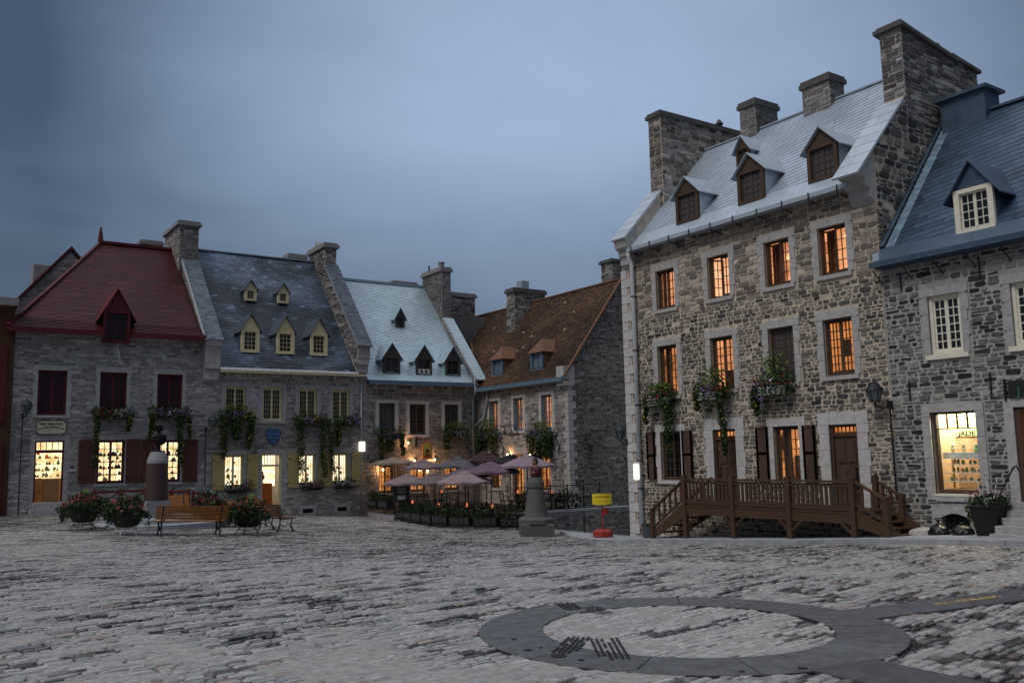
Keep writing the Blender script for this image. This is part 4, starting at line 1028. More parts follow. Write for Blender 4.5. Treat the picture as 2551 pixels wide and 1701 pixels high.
    for i in range(1, 5): D.pbox(pl, a + (b - a) * i / 5 - .012, a + (b - a) * i / 5 + .012, d - .36, d - .06, -.16, -.12)
    o = D.build('door_frame', 'red_dark', H)
    g_ = MB(); g_.poly([pl(a + .06, d - .36, -.15), pl(b - .06, d - .36, -.15), pl(b - .06, d - .06, -.15), pl(a + .06, d - .06, -.15)]); g_.build('pane', 'glass', o)
    r_ = MB(); r_.pbox(pl, a - .3, b + .3, -.6, d + .1, -2.3, -2.2); r_.build('lit_room', 'room_cream', o)
    r_ = MB(); r_.pbox(pl, a - .3, b + .3, -1.5, -.6, -2.29, -2.21); r_.pbox(pl, a - .3, b + .3, c - .1, c - .01, -2.2, -.1); r_.build('room_floor', 'counter', o)
    r_ = MB(); r_.pbox(pl, a + .45, b - .03, c, -.62, -1.2, -.75); r_.pbox(pl, a - .2, a + .44, c + .25, -.58, -1.9, -1.4); r_.build('shop_counter', 'counter', o)
    lamp((4.8, 41.1, .55), 22, (1., .78, .42), .1)
    t = thing('display_shelf', 'glass shelves of minerals seen through the open doorway under the cream sign', 'shelf', (4.85, 41.9, -.5), 'window displays of the mineral shop')
    items(t, pl, a - .1, b + .1, -.55, .45, -1.85, 4, 9)
    s = MB(); s.box(4.2, 5.5, 39.3, 39.98, -2.3, -1.75); s.box(4.3, 5.4, 39.6, 39.97, -1.747, -1.52); s.build('door_step', 'cut_stone_dark', H)
    # white repair streak below the dormer
    s = MB(); x_ = 7.2
    for i in range(7): s.pbox(pl, x_, x_ + rnd(.05, .12), 4.85 - i * .14, 4.86 - (i - 1) * .14, .0, .024); x_ += rnd(-.06, .06)
    s.build('repaired_joint', 'cut_stone_bright', H)
    S = thing('shop_sign', 'cream sign with cut corners reading GEOMANIA above the lit doorway', 'sign', (4.87, 39.95, 1.45))
    P = [(4.45, 1.16), (5.29, 1.16), (5.41, 1.27), (5.41, 1.60), (5.29, 1.71), (4.45, 1.71), (4.33, 1.60), (4.33, 1.27)]
    m = MB(); m.prism([pl(*p, .03) for p in P], [pl(*p, .07) for p in P]); m.build('sign_frame', 'red_dark', S)
    P = [(4.46, 1.185), (5.28, 1.185), (5.385, 1.28), (5.385, 1.59), (5.28, 1.685), (4.46, 1.685), (4.355, 1.59), (4.355, 1.28)]
    m = MB(); m.prism([pl(*p, .06) for p in P], [pl(*p, .078) for p in P]); o = m.build('sign_board', 'sign_cream', S)
    text('GEOMANIA', pl, 4.87, 1.53, .079, .10, 'ink', o, width=.86, bold=.022); text('ROCHES & MINERAUX', pl, 4.87, 1.42, .079, .07, 'ink', o, width=.94, arc=.45, bold=.02); text('-------', pl, 4.87, 1.31, .078, .05, 'ink_grey', o, width=.35, arc=.4)
red_house()

# ------------------------------------------------------------------ slate-roofed house with yellow joinery
def slate_house():
    H = thing('stone_house', 'stone house with mottled slate roof, pale yellow dormers and yellow shutters', 'house', (14.5, 44, -2.6))
    pl = PL('Y', 40.)
    upw = [(11.75, 12.68, 1.75, 3.24), (13.44, 14.36, 1.73, 3.23), (15.15, 16.04, 1.75, 3.22), (16.81, 17.70, 1.75, 3.21)]
    low = [(11.74, 12.63, -1.2, .22), (15.14, 16.0, -1.2, .21), (16.80, 17.64, -1.18, .21)]; door = (13.43, 14.38, -2.05, .23)
    bs = [(15.38, 15.89, -2.50, -2.30), (17.08, 17.57, -2.50, -2.30)]
    holes = upw + low + [door] + bs
    mb = MB(); panel(mb, pl, 10.97, 18.55, -3.2, 4.1, holes, 0)
    ex = [(a - .18, b + .18, c - .1, d + .18) for a, b, c, d in holes]
    stones(mb, pl, 10.97, 18.55, -2.9, 3.95, ex, 'B2'); mb.box(10.97, 18.5, 42.4, 50.5, -3.2, 3.95)
    mb.build('wall', ['mortar_grey', 'stone'], H)
    P3 = slope3('Y', 39.72, 4.05, 1.16); q = math.sqrt(1 + 1.16 ** 2); tt = 5.58 * q; rb = MB()
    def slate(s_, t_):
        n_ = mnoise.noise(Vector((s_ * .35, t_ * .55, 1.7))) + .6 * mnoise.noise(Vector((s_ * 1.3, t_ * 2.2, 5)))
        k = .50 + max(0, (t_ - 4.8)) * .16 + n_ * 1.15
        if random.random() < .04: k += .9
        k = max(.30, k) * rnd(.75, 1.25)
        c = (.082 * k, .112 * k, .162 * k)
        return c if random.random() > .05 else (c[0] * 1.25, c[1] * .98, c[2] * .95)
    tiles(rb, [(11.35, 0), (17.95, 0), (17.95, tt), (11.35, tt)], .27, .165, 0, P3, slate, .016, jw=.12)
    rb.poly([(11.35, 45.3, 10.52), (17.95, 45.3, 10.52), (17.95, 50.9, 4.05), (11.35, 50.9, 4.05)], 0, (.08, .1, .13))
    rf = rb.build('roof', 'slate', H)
    rc = MB(); rc.bar((11.4, 45.28, 10.55), (17.9, 45.28, 10.55), .2, .05); rc.build('ridge_cap', 'tin_flash', rf)
    ea = MB(); ea.box(11.42, 18.4, 39.60, 39.68, 3.86, 3.96); ea.box(11.42, 18.4, 39.68, 39.98, 3.88, 3.92); e = ea.build('eave_board', 'yellow', rf)
    ea = MB(); ea.box(11.42, 17.95, 39.58, 39.72, 3.963, 4.06); ea.build('eave_slates', 'slate', rf)
    for i in range(7):
        x_ = 11.7 + i * 1.02; b = MB(); b.box(x_, x_ + .09, 39.72, 39.99, 3.66, 3.875); b.build('eave_block', 'cut_stone_dark', e)
    pr = [(39.97, 3.2), (50, 3.2), (50, 6.0), (45.3, 11.6), (45.3, 11.9), (39.0 + .6, 5.6), (39.6, 4.6), (39.97, 4.3)]
    pr = [(39.97, 3.0), (50, 3.0), (50, 6.), (45.0, 11.6), (39.55, 5.45), (39.55, 4.75), (39.97, 4.45)]
    g = slope_wall(H, 'X', 17.92, 18.56, pr, 'chim', 'mortar_grey', 'gable_wall', 0, clipz=[(39.6, 4.1), (45, 9.9), (45.0, 11.4), (39.6, 5.4)])
    c = MB(); qd = slope3('Y', 39.4, 5.33, 1.128)
    tiles(c, [(17.88, 0), (18.62, 0), (18.62, 6.4), (17.88, 6.4)], .24, .17, 0, lambda a, b, h=0: qd(a, b, h + .03), lambda s_, t_: jit((.075, .09, .12), .35), .012, jw=.1)
    c.prism([qd(17.84, 0, -.07), qd(18.64, 0, -.07), qd(18.64, 0, .012), qd(17.84, 0, .012)], [qd(17.84, 6.4, -.07), qd(18.64, 6.4, -.07), qd(18.64, 6.4, .012), qd(17.84, 6.4, .012)], 0, (.2, .22, .26))
    c.build('parapet_slates', 'slate', g)
    cb = MB(); cb.box(17.94, 18.54, 39.58, 39.98, 4.45, 5.3); cb.box(17.94, 18.54, 39.72, 39.985, 4.05, 4.447); cb.build('corbel', 'cut_stone', g)
    chimney(H, 17.92, 18.56, 43.7, 45.95, 8.7, 11.02, 'chim', 'cap_light', 'mortar_grey', .28, .13)
    chimney(H, 17.55, 18.5, 48.0, 50, 8.6, 11.25, 'chim', 'cap_light', 'mortar_grey', .28, .12)
    for a, b in ((12.53, 13.36), (14.19, 15.03), (15.85, 16.68)):
        dormer(H, 'Y', 40.35, a, b, 4.86, 5.93, 6.63, 1.6, 'slate_sheet', 'slate_sheet', 'yellow', rows=4, over=.1, leaves=1, cols=3, frame_out=.13)
    for a, b in ((13.41, 13.97), (15.05, 15.60)):
        dormer(H, 'Y', 42.72, a, b, 7.68, 8.27, 8.68, .8, 'slate_sheet', 'slate_sheet', 'yellow', rows=3, over=.08, leaves=1, cols=2, frame_out=.11)
    for (a, b, c, d) in upw: window(H, pl, a, b, c, d, 'yellow', pane='pane_dark', rows=6, cols=3, sur='cut_stone_dark', sur_w=.15, mun=.010, fw=.05)
    for i, (a, b, c, d) in enumerate(low):
        window(H, pl, a, b, c, d, 'yellow', room='room_white', rows=6, cols=3, mun=.010, sur='cut_stone_dark', sur_w=.08, lintel=.18, backing=1.0)
        t = thing('display_shelf', ['craft display behind the lit window left of the blue shield sign', 'craft display behind the lit window right of the blue shield sign', 'craft display behind the lit window beside the white street plate'][i], 'shelf', ((a + b) / 2, 40.6, c), 'window displays of the craft shop')
        items(t, pl, a + .03, b - .03, c + .15, d - .5, -.6, 3, 4)
    for a, b in ((11.23, 11.72), (12.76, 13.26), (14.66, 15.12), (16.16, 16.75), (17.78, 18.38)): shutter(H, pl, a, b, -1.31, .24, 'yellow_shutter')
    a, b, c, d = door; D = MB()
    D.pbox(pl, a, a + .06, c, d, -.2, -.06); D.pbox(pl, b - .12, b, c, d, -.2, -.06); D.pbox(pl, a + .06, b - .12, d - .06, d, -.2, -.06); D.pbox(pl, a + .06, b - .12, d - .56, d - .47, -.2, -.06)
    for i in range(1, 6): D.pbox(pl, a + .06 + (b - a - .18) * i / 6 - .01, a + .06 + (b - a - .18) * i / 6 + .01, d - .47, d - .06, -.16, -.12)
    o = D.build('door_frame', 'yellow', H)
    r_ = MB(); r_.pbox(pl, a - .3, b + .3, -1.25, d + .1, -1.9, -1.8); r_.build('lit_room', 'room_white', o)
    r_ = MB(); r_.pbox(pl, a - .2, b - .2, c, -1.1, -1.3, -.7); r_.build('shop_counter', 'counter_red', o)
    r_ = MB(); r_.pbox(pl, a - .3, b + .3, c - .1, c - .01, -1.8, -.1); r_.build('room_floor', 'counter', o)
    lamp((13.9, 40.9, -.1), 16, (1., .78, .45), .1)
    t = thing('rooster_ornament', 'small dark rooster ornament on the counter inside the glowing yellow doorway', 'ornament', (13.8, 40.9, -1.1))
    m = MB(); m.lathe((13.8, 40.95, -1.1), [(.07, 0), (.02, .05), (.02, .14), (.10, .22), (.12, .32), (.05, .40), (.06, .50), (.01, .55)], 9, 0, 0, .5); m.build('ornament_body', 'dark_goods', t)
    for (a, b, c, d) in bs:
        s = MB(); s.pbox(pl, a - .15, a, c - .05, d + .14, -.05, .03); s.pbox(pl, b, b + .15, c - .05, d + .14, -.05, .03); s.pbox(pl, a + .002, b - .002, d + .002, d + .14, -.05, .028); o = s.build('basement_window', 'cut_stone_dark', H)
        s = MB(); s.pbox(pl, a, b, c, d, -.25, -.2)
        for i in range(1, 4): s.pbox(pl, a + (b - a) * i / 4 - .01, a + (b - a) * i / 4 + .01, c, d, -.08, -.06)
        s.build('grille', 'black', o)
    dp = MB(); dp.tube([(18.25, 39.9, 3.85), (18.25, 39.9, -2.7)], .04, 8); dp.build('downpipe', 'grey_pipe', H, True)
    S = thing('shield_sign', 'blue shield shaped sign with dark lettering above the yellow shop door', 'sign', (13.94, 39.95, 1.))
    P = [(13.94 + .35 * x_, 1.02 + .35 * y_) for x_, y_ in ((-.75, 1), (.75, 1), (1, .72), (.93, .1), (.7, -.5), (.35, -.9), (0, -1.02), (-.35, -.9), (-.7, -.5), (-.93, .1), (-1, .72))]
    m = MB(); m.prism([pl(*p, .03) for p in P], [pl(*p, .06) for p in P]); m.build('sign_rim', 'ink_blue', S)
    P = [(13.94 + (x_ - 13.94) * .92, 1.02 + (y_ - 1.02) * .92) for x_, y_ in P]
    m = MB(); m.prism([pl(*p, .05) for p in P], [pl(*p, .068) for p in P]); o = m.build('sign_board', 'sign_blue', S)
    for s_, z, w_ in (('ATELIER', 1.20, .46), ('Pierre', 1.03, .34), ('Royale', .86, .42)): text(s_, pl, 13.94, z, .068, .09, 'ink_blue', o, width=w_)
    S = thing('street_plate', 'bright white plate on the thin downpipe beside the yellow shutter', 'sign', (18.26, 39.85, .5))
    m = MB(); P = rrect(18.09, 18.43, .27, .75, .06); m.prism([pl(*p, .16) for p in P], [pl(*p, .185) for p in P]); m.build('plate', 'plate_glow', S)
    m = MB(); m.pbox(pl, 18.2, 18.3, .35, .4, .10, .16); m.build('clamp', 'black', S)
def rrect(u0, u1, v0, v1, r):
    P = []
    for cx, cy, a0 in ((u1 - r, v0 + r, -90), (u1 - r, v1 - r, 0), (u0 + r, v1 - r, 90), (u0 + r, v0 + r, 180)):
        P += [(cx + r * math.cos(R(a0 + k * 30)), cy + r * math.sin(R(a0 + k * 30))) for k in range(4)]
    return P
M['slate_sheet'] = mat('slate_sheet', (.055, .068, .092), .5, nscale=9, namt=.3, spec=.5)
slate_house()

# ------------------------------------------------------------------ pale blue tin-roofed house behind the terrace
def tin_house():
    H = thing('stone_house', 'stone house with pale blue tin roof behind the parasols', 'house', (21.5, 44, -2.8))
    pl = PL('Y', 40.)
    upw = [(19.24, 20.11, 1.15, 2.62), (20.92, 21.84, 1.06, 2.60), (22.94, 23.76, 1.12, 2.60)]
    low = [(19.22, 20.02, -1.75, -.4), (20.95, 21.85, -1.75, -.42), (22.90, 23.78, -1.75, -.46)]
    holes = upw + low
    mb = MB(); panel(mb, pl, 18.55, 25.1, -3.4, 3.8, holes, 0); ex = [(a - .2, b + .2, c - .1, d + .2) for a, b, c, d in holes]
    stones(mb, pl, 18.55, 25.0, -2.9, 3.6, ex, 'B3'); mb.box(18.6, 25.08, 41.4, 50, -3.4, 3.6)
    mb.build('wall', ['mortar_light', 'stone'], H)
    P3 = slope3('Y', 39.68, 3.72, 1.12); q = math.sqrt(1 + 1.12 ** 2); tt = 5.32 * q; rb = MB()
    tiles(rb, [(18.5, .4), (24.55, .4), (24.55, tt), (18.5, tt)], .52, .2, .42, P3, sheet_col((.37, .475, .53), .05, .12), .010, jw=.03)
    tiles(rb, [(18.5, 0), (24.55, 0), (24.55, .4), (18.5, .4)], 1.5, .42, 0, P3, sheet_col((.39, .50, .55), .03), .006)
    rb.poly([(18.5, 45, 9.68), (24.55, 45, 9.68), (24.55, 50, 3.7), (18.5, 50, 3.7)], 0, (.35, .45, .5))
    rf = rb.build('roof', 'tin', H)
    rc = MB(); rc.bar((18.5, 45, 9.70), (24.5, 45, 9.70), .2, .12); rc.build('ridge_cap', 'tin_blue', rf)
    ea = MB(); ea.box(18.6, 24.55, 39.58, 39.70, 3.50, 3.70); ea.box(18.6, 24.55, 39.70, 39.99, 3.53, 3.58); e = ea.build('gutter', 'blue_frame', rf)
    for i in range(6):
        x_ = 18.9 + i * 1.05; b = MB(); b.box(x_, x_ + .1, 39.72, 39.99, 3.3, 3.525); b.build('eave_block', 'cut_stone', e)
    pr = [(39.97, 2.8), (49, 2.8), (49, 5.8), (45.0, 9.95), (39.5, 3.95), (39.5, 3.6), (39.97, 3.3)]
    g = slope_wall(H, 'X', 24.5, 25.12, pr, 'chimgrey', 'cut_stone_dark', 'gable_wall', 0, clipz=[(39.6, 3.5), (45, 9.3), (45, 9.9), (39.6, 4.0)])
    c = MB(); qd = slope3('Y', 39.4, 3.86, 1.092); tiles(c, [(24.52, 0), (25.16, 0), (25.16, 5.0), (24.52, 5.0)], .9, .25, 0, lambda a, b, h=0: qd(a, b, h + .03), sheet_col((.42, .53, .58), .04), .008)
    c.build('parapet_sheet', 'tin', g)
    cb = MB(); cb.prism([(x_, 39.5, z_) for x_, z_ in ((24.55, 3.8), (25.1, 3.8), (25.05, 3.3))], [(x_, 39.95, z_) for x_, z_ in ((24.55, 3.8), (25.1, 3.8), (25.05, 3.3))]); cb.build('corbel', 'tin_blue', g)
    ch = chimney(H, 24.5, 25.1, 42.9, 45.1, 6.5, 10.25, 'chimgrey', 'cap_light', 'mortar_grey', .26, .1)
    pt = MB(); pt.lathe((24.85, 43.5, 10.5), [(.16, 0), (.16, .32), (.19, .33), (.19, .40)], 12); pt.build('chimney_pot', 'cap_light', ch)
    pt = MB(); pt.lathe((24.6, 44.5, 10.5), [(.05, 0), (.05, .35)], 8); pt.build('chimney_pot', 'black', ch)
    chimney(H, 25.16, 27.5, 44.2, 46, 6.0, 9.15, 'chim', 'cap_light', 'mortar_light', .25, .1)
    chimney(H, 23.55, 25.1, 47, 48.5, 8.2, 10.1, 'chim', 'cap_light', 'mortar_grey', .25, .1)
    dk = MB(); dk.box(25.13, 29.5, 43.9, 44.15, 3.5, 8.0); dk.build('shade_panel', 'mortar_dark', H)  # dark panel added for the shade between the two roofs
    for i, (a, b) in enumerate(((19.49, 20.41), (21.32, 22.22), (23.04, 23.92))):
        o = dormer(H, 'Y', 40.02, a, b, 4.05, 4.96, 5.61, 1.5, 'tin_blue', 'tin_blue', 'grey_frame', 'pane_dark', rows=4, over=.16, frame_out=.11)
        if i == 1:
            fn = MB(); pq = PL('Y', 40.02); fn.pbox(pq, a + .12, b - .12, 4.14, 4.38, -.07, .0); f_ = fn.build('air_conditioner', 'white_paint', o)
            for u in (a + .32, b - .32):
                x_, y_, z_ = pq(u, 4.26, 0); v = MB(); v.loft([[(x_ + .07 * math.cos(t), y_ - dd, z_ + .07 * math.sin(t)) for t in [k_ * math.pi / 6 for k_ in range(12)]] for dd in (0, .012)]); v.build('vent_hole', 'black', f_)
    dormer(H, 'Y', 42.43, 21.40, 21.92, 6.83, 7.42, 7.88, .9, 'tin_blue', 'tin_blue', 'grey_frame', 'pane_dark', rows=3, over=.13, frame_out=.09, leaves=1)
    for (a, b, c, d), p_ in zip(upw, ('pane_grey', 'pane_dark', 'pane_dark')): window(H, pl, a, b, c, d, 'grey_frame', pane=p_, rows=6, cols=2, sur='cut_stone_bright', sur_w=.14, lintel=.15)
    for (a, b, c, d) in low: window(H, pl, a, b, c, d, 'grey_frame', room='room_patio', rows=5, cols=2, sur='cut_stone_dark', sur_w=.1, backing=.8)
    dp = MB(); dp.tube([(24.55, 39.5, 3.5), (24.6, 39.7, 3.2), (24.6, 39.88, 2.9), (24.6, 39.88, -2.7)], .07, 10); dp.build('downpipe', 'grey_pipe', H, True)
    dp = MB(); dp.tube([(24.9, 38.9, 3.3), (24.9, 39.0, 2.6), (24.88, 39.3, 1.9), (24.66, 39.84, 1.45)], .07, 10); dp.build('downpipe', 'grey_pipe', H, True)
tin_house()

# ------------------------------------------------------------------ brown-shingled house in the corner
def shingle_house():
    H = thing('stone_house', 'stone house with weathered brown shingle roof and gable wall in the far corner', 'house', (28, 36, -3))
    pl = PL('X', 25.)
    w = [(38.05, 38.94, 1.15, 2.71), (35.86, 36.72, 1.12, 2.73), (33.51, 34.37, 1.11, 2.74)]
    low = [(38.0, 38.9, -1.7, .0), (35.88, 36.89, -2.4, .0), (33.75, 34.8, -1.7, -.08)]
    holes = w + low
    mb = MB(); panel(mb, pl, 32.3, 39.98, -4.5, 3.6, holes, 0); ex = [(a - .2, b + .2, c - .1, d + .2) for a, b, c, d in holes]
    stones(mb, pl, 32.3, 39.9, -3.1, 3.45, ex, 'B4')
    gp_ = [(25., -4.6), (32.2, -4.6), (32.2, 3.4), (28.4, 8.2), (25., 3.7)]
    dw = [(27.62, 28.42, -3.85, -2.66)]
    gl = PL('Y', 32.3)
    mb.poly([gl(*p, .0) for p in gp_]); stones(mb, gl, 25., 31.6, -4.4, 8.1, dw, 'G4', clip=ccw(gp_), d0=.003)
    mb.box(25.95, 32, 32.6, 45, -4.5, 3.4)
    mb.build('wall', ['mortar_light', 'stone'], H)
    qn = MB(); z = -2.9; i = 0
    while z < 3.5:
        h = rnd(.2, .34); e = .38 if i % 2 else .2
        qn.box(24.968, 25 + (.25 if i % 2 else .42), 32.262, 32.3 + e, z + .008, z + h - .008); z += h; i += 1
    qn.build('corner_stones', 'cut_stone', H)
    P3 = slope3('X', 24.72, 3.46, 1.31); q = math.sqrt(1 + 1.31 ** 2); tt = 3.68 * q; rb = MB()
    def sh(s_, t_):
        n_ = mnoise.noise(Vector((s_ * .4, t_ * .5, 2.2))); k = (.8 + .65 * n_) * rnd(.6, 1.3)
        r_ = random.random()
        if r_ < .006: return (.36, .24, .16)
        c = (.105, .056, .032) if r_ < .7 else (.068, .04, .027)
        return (c[0] * k, c[1] * k, c[2] * k)
    tiles(rb, [(32.15, 0), (39.8, 0), (46.3, tt), (32.15, tt)], .17, .15, 0, P3, sh, .022, jw=.3)
    rb.poly([(28.4, 32.15, 8.28), (28.4, 46, 8.28), (32.2, 46, 3.4), (32.2, 32.15, 3.4)], 0, (.1, .06, .03))
    rf = rb.build('roof', 'shingle', H)
    M['cedar'] = mat('cedar_board', (.17, .085, .05), .8, nscale=6, namt=.3)
    rc = MB(); rc.bar((28.4, 32.1, 8.31), (28.4, 46.2, 8.31), .16, .07); rc.bar(P3(32.17, 0, .02), P3(32.17, tt, .02), .12, .07); rc.bar(P3(39.8, 0, .02), P3(46.3, tt, .02), .15, .08); rc.build('verge_board', 'cedar', rf)
    ea = MB(); ea.box(24.58, 24.71, 32.2, 39.85, 3.24, 3.44); ea.box(24.71, 24.99, 32.2, 39.85, 3.28, 3.33); ea.build('gutter', 'blue_frame', rf)
    cb = MB(); cb.box(24.7, 25.3, 32.2, 32.75, 3.05, 3.45); cb.box(24.7, 25.35, 32.2, 32.75, 3.45, 3.95); cb.build('corbel', 'cut_stone', H)
    ch = chimney(H, 27.1, 29.2, 39.55, 40.27, 5.8, 8.75, 'chim', 'cap', 'mortar_light', .25, .09)
    fl = MB(); fl.poly([P3(39.5, 3.95, .03), P3(40.3, 3.95, .03), P3(40.3, tt, .03), P3(39.5, tt, .03)]); fl.build('lead_flashing', 'mortar_dark', ch)
    pt = MB(); pt.box(27.7, 28.2, 39.65, 40.15, 9.0, 9.45); pt.build('chimney_pot', 'grey_pipe', ch)
    chimney(H, 28.5, 29.6, 33., 33.8, 7.6, 9.3, 'chim', 'cap', 'mortar_grey', .18, .1)
    for a, b in ((37.83, 38.79), (34.36, 35.31)):
        dormer(H, 'X', 25.12, a, b, 3.95, 4.95, 5.5, 1.2, 'cedar', 'cedar', 'blue_frame', 'pane_blue', rows=1, cols=1, over=.12, hip=True, frame_out=.1)
    for (a, b, c, d), rm in zip(w, ('room_low', 'room_low', 'room_orange')): window(H, pl, a, b, c, d, 'blue_frame', room=rm, rows=6, cols=2, sur='cut_stone_bright', sur_w=.14, lintel=.16)
    for (a, b, c, d) in low: window(H, pl, a, b, c, d, 'brown', room='room_patio', rows=5, cols=2, sur='cut_stone_dark', sur_w=.12, backing=.7)
    an = [((24.93, 37.7, .42), -1, 'X'), ((24.93, 35.37, .48), -1, 'X'), ((24.93, 33.1, .48), -1, 'X')]
    for o_, s_, _k in an:
        m = MB(); m.tube([(o_[0], o_[1] - .14 * s_ * math.sin(t * math.pi), o_[2] + .45 * t + 0 * t) for t in [i_ / 8 - .0 for i_ in range(-8, 9)]], .03, 6); m.build('wall_anchor', 'black', H)
    m = MB(); m.tube([(26.06 + .16 * math.cos(t), 32.2, .61 + .25 * math.sin(t)) for t in [R(x_) for x_ in (40, 90, 130, 180, 225, 265)]] + [(26.06 + .16 * math.cos(t), 32.2, .11 + .25 * math.sin(t)) for t in [R(x_) for x_ in (85, 45, 0, -45, -90, -140)]], .04, 6); m.build('wall_anchor', 'black', H)
    # basement doorway with lit window in the lane
    D = MB(); D.pbox(gl, 27.62, 27.72, -4.3, -2.66, .0, .06); D.pbox(gl, 28.32, 28.42, -4.3, -2.66, .0, .06); D.pbox(gl, 27.72, 28.32, -2.74, -2.66, .0, .06); o = D.build('basement_door', 'brown', H)
    g_ = MB(); g_.pbox(gl, 27.74, 28.30, -3.62, -2.76, .006, .012); g_.build('lit_pane', 'room_deep', o)
    g_ = MB()
    for i in range(1, 3): g_.pbox(gl, 27.74 + .56 * i / 3 - .012, 27.74 + .56 * i / 3 + .012, -3.62, -2.76, .012, .03)
    for i in range(1, 4): g_.pbox(gl, 27.74, 28.30, -3.62 + .86 * i / 4 - .012, -3.62 + .86 * i / 4 + .012, .012, .031)
    g_.build('glazing_bars', 'brown', o)
    # swan-neck sign lamp
    T = thing('gooseneck_lamp', 'black three armed gooseneck lamp on the corner house wall above the parasols', 'lamp', (24.9, 36.8, 1.1))
    m = MB(); m.bar((24.93, 36.2, 1.0), (24.93, 37.2, 1.0), .05); m.build('wall_bar', 'black', T)
    for y in (37.25, 36.7, 36.3):
        m = MB(); m.tube([(24.9, y, 1.0), (24.75, y, 1.35), (24.5, y + .05, 1.42), (24.25, y + .08, 1.3), (24.2, y + .1, 1.1)], .022, 6); m.lathe((24.2, y + .1, .93), [(.10, 0), (.06, .12), (.03, .18)], 10); m.build('lamp_arm', 'black', T)
M['pane_blue'] = mat('curtained_blue_pane', (.11, .15, .20), .3, nscale=9, namt=.5, stretch=(3, 3, .3))
shingle_house()

# ------------------------------------------------------------------ houses seen only in part
def far_gable():
    H = thing('stone_house', 'dark stone gable with red edging behind the red roof at far left', 'house', (5.5, 53, -2))
    pl = PL('Y', 50.)
    P = ccw([(2.6, 4), (9.2, 4), (9.2, 7.8), (6.66, 10.85), (2.6, 5.9)])
    mb = MB(); mb.prism([pl(*p) for p in P], [pl(p[0], p[1], -.4) for p in P]); stones(mb, pl, 2.6, 9.2, 4, 10.8, [], 'B1', clip=P, d0=.003)
    mb.build('wall', ['mortar_grey', 'stone'], H)
    rb = MB()
    for a, b in (((2.3, 5.55), (6.66, 10.93)), ((9.4, 7.6), (6.66, 10.93))):
        rb.prism([pl(a[0], a[1], .15), pl(b[0], b[1], .15), pl(b[0], b[1] + .16, .15), pl(a[0], a[1] + .16, .15)], [pl(a[0], a[1], -8), pl(b[0], b[1], -8), pl(b[0], b[1] + .16, -8), pl(a[0], a[1] + .16, -8)])
    rb.build('roof', 'red_dark', H)
    mb = MB(); mb.box(5.05, 6.1, 50.6, 52, 7, 10.1); mb.build('chimney', 'cap_light', H)
far_gable()
def ochre_house():
    H = thing('ochre_house', 'ochre plastered house wall with dark red shutter cut by the left edge', 'house', (-1, 44, -2))
    mb = MB(); mb.box(-7, 3.42, 39.9, 49, -3, 6.2); mb.build('wall', 'orange_wall', H)
    mb = MB(); mb.box(-7.3, 3.5, 39.6, 49, 6.2, 6.5); mb.build('flat_roof', 'cap_light', H)
    mb = MB(); pl = PL('Y', 39.9); mb.pbox(pl, 2.65, 3.2, 1.6, 4.6, 0, .06); mb.build('shutter', 'red_dark', H)
    mb = MB(); mb.pbox(pl, 2.65, 3.22, -1.9, .9, 0, .06); mb.build('shutter', 'red_dark', H)
    t = thing('roof_ventilator', 'dark green machine on the flat roof at the far left', 'machine', (3., 47, 6.5))
    m = MB(); m.box(2.6, 3.5, 46.6, 47.4, 6.5, 7.55); m.build('casing', 'hvac', t)
    m = MB(); m.lathe((3.2, 47, 7.55), [(.3, 0), (.3, .12), (.1, .14)], 10); m.build('fan_cowl', 'hvac', t)
ochre_house()

# ------------------------------------------------------------------ greenery
LEAF = [(.032, .062, .018), (.05, .085, .024), (.022, .045, .016), (.075, .10, .028), (.018, .034, .014)]
LEAF_D = [(.020, .036, .014), (.030, .05, .018), (.014, .024, .011)]
PUR = [(.22, .13, .36), (.30, .20, .45), (.16, .08, .28)]; WHT = [(.6, .58, .62), (.5, .45, .5)]; REDF = [(.22, .015, .02), (.32, .03, .03), (.15, .01, .015)]
PNK = [(.40, .08, .13), (.45, .18, .24), (.32, .05, .09)]; YEL = [(.55, .42, .03), (.6, .5, .06)]; ORG_F = [(.5, .14, .03), (.45, .07, .05)]
def leaves(mb, c, rad, n, size, cols, flat=0.):
    for _ in range(n):
        while True:
            p = Vector((rnd(-1, 1), rnd(-1, 1), rnd(-1, 1)))
            if .15 < p.length < 1: break
        if mnoise.noise(Vector((p.x * 2 + c[0], p.y * 2 + c[1], p.z * 2 + c[2]))) < -.28: continue
        o = Vector((c[0] + p.x * rad[0], c[1] + p.y * rad[1], c[2] + p.z * rad[2]))
        a = Vector((rnd(-1, 1), rnd(-1, 1), rnd(-1, 1))).normalized(); b = a.cross(Vector((rnd(-1, 1), rnd(-1, 1), rnd(-.3, 1)))).normalized()
        s_ = size * rnd(.6, 1.4)
        mb.poly([o - a * s_, o - b * s_ * .5, o + a * s_, o + b * s_ * .5], 0, jit(random.choice(cols), .3))
def vine(mb, a, b, w, n, size, cols):
    a = Vector(a); b = Vector(b)
    for i in range(14):
        t = i / 13; c = a.lerp(b, t) + Vector((rnd(-.05, .05), rnd(-.04, .04), 0)); k = (1 - .35 * t) * (1 - .25 * (mnoise.noise(Vector((t * 5, a.x, a.y))) > .1))
        leaves(mb, c, (w * k, w * .7 * k, abs(a.z - b.z) / 12), n // 14, size, cols)
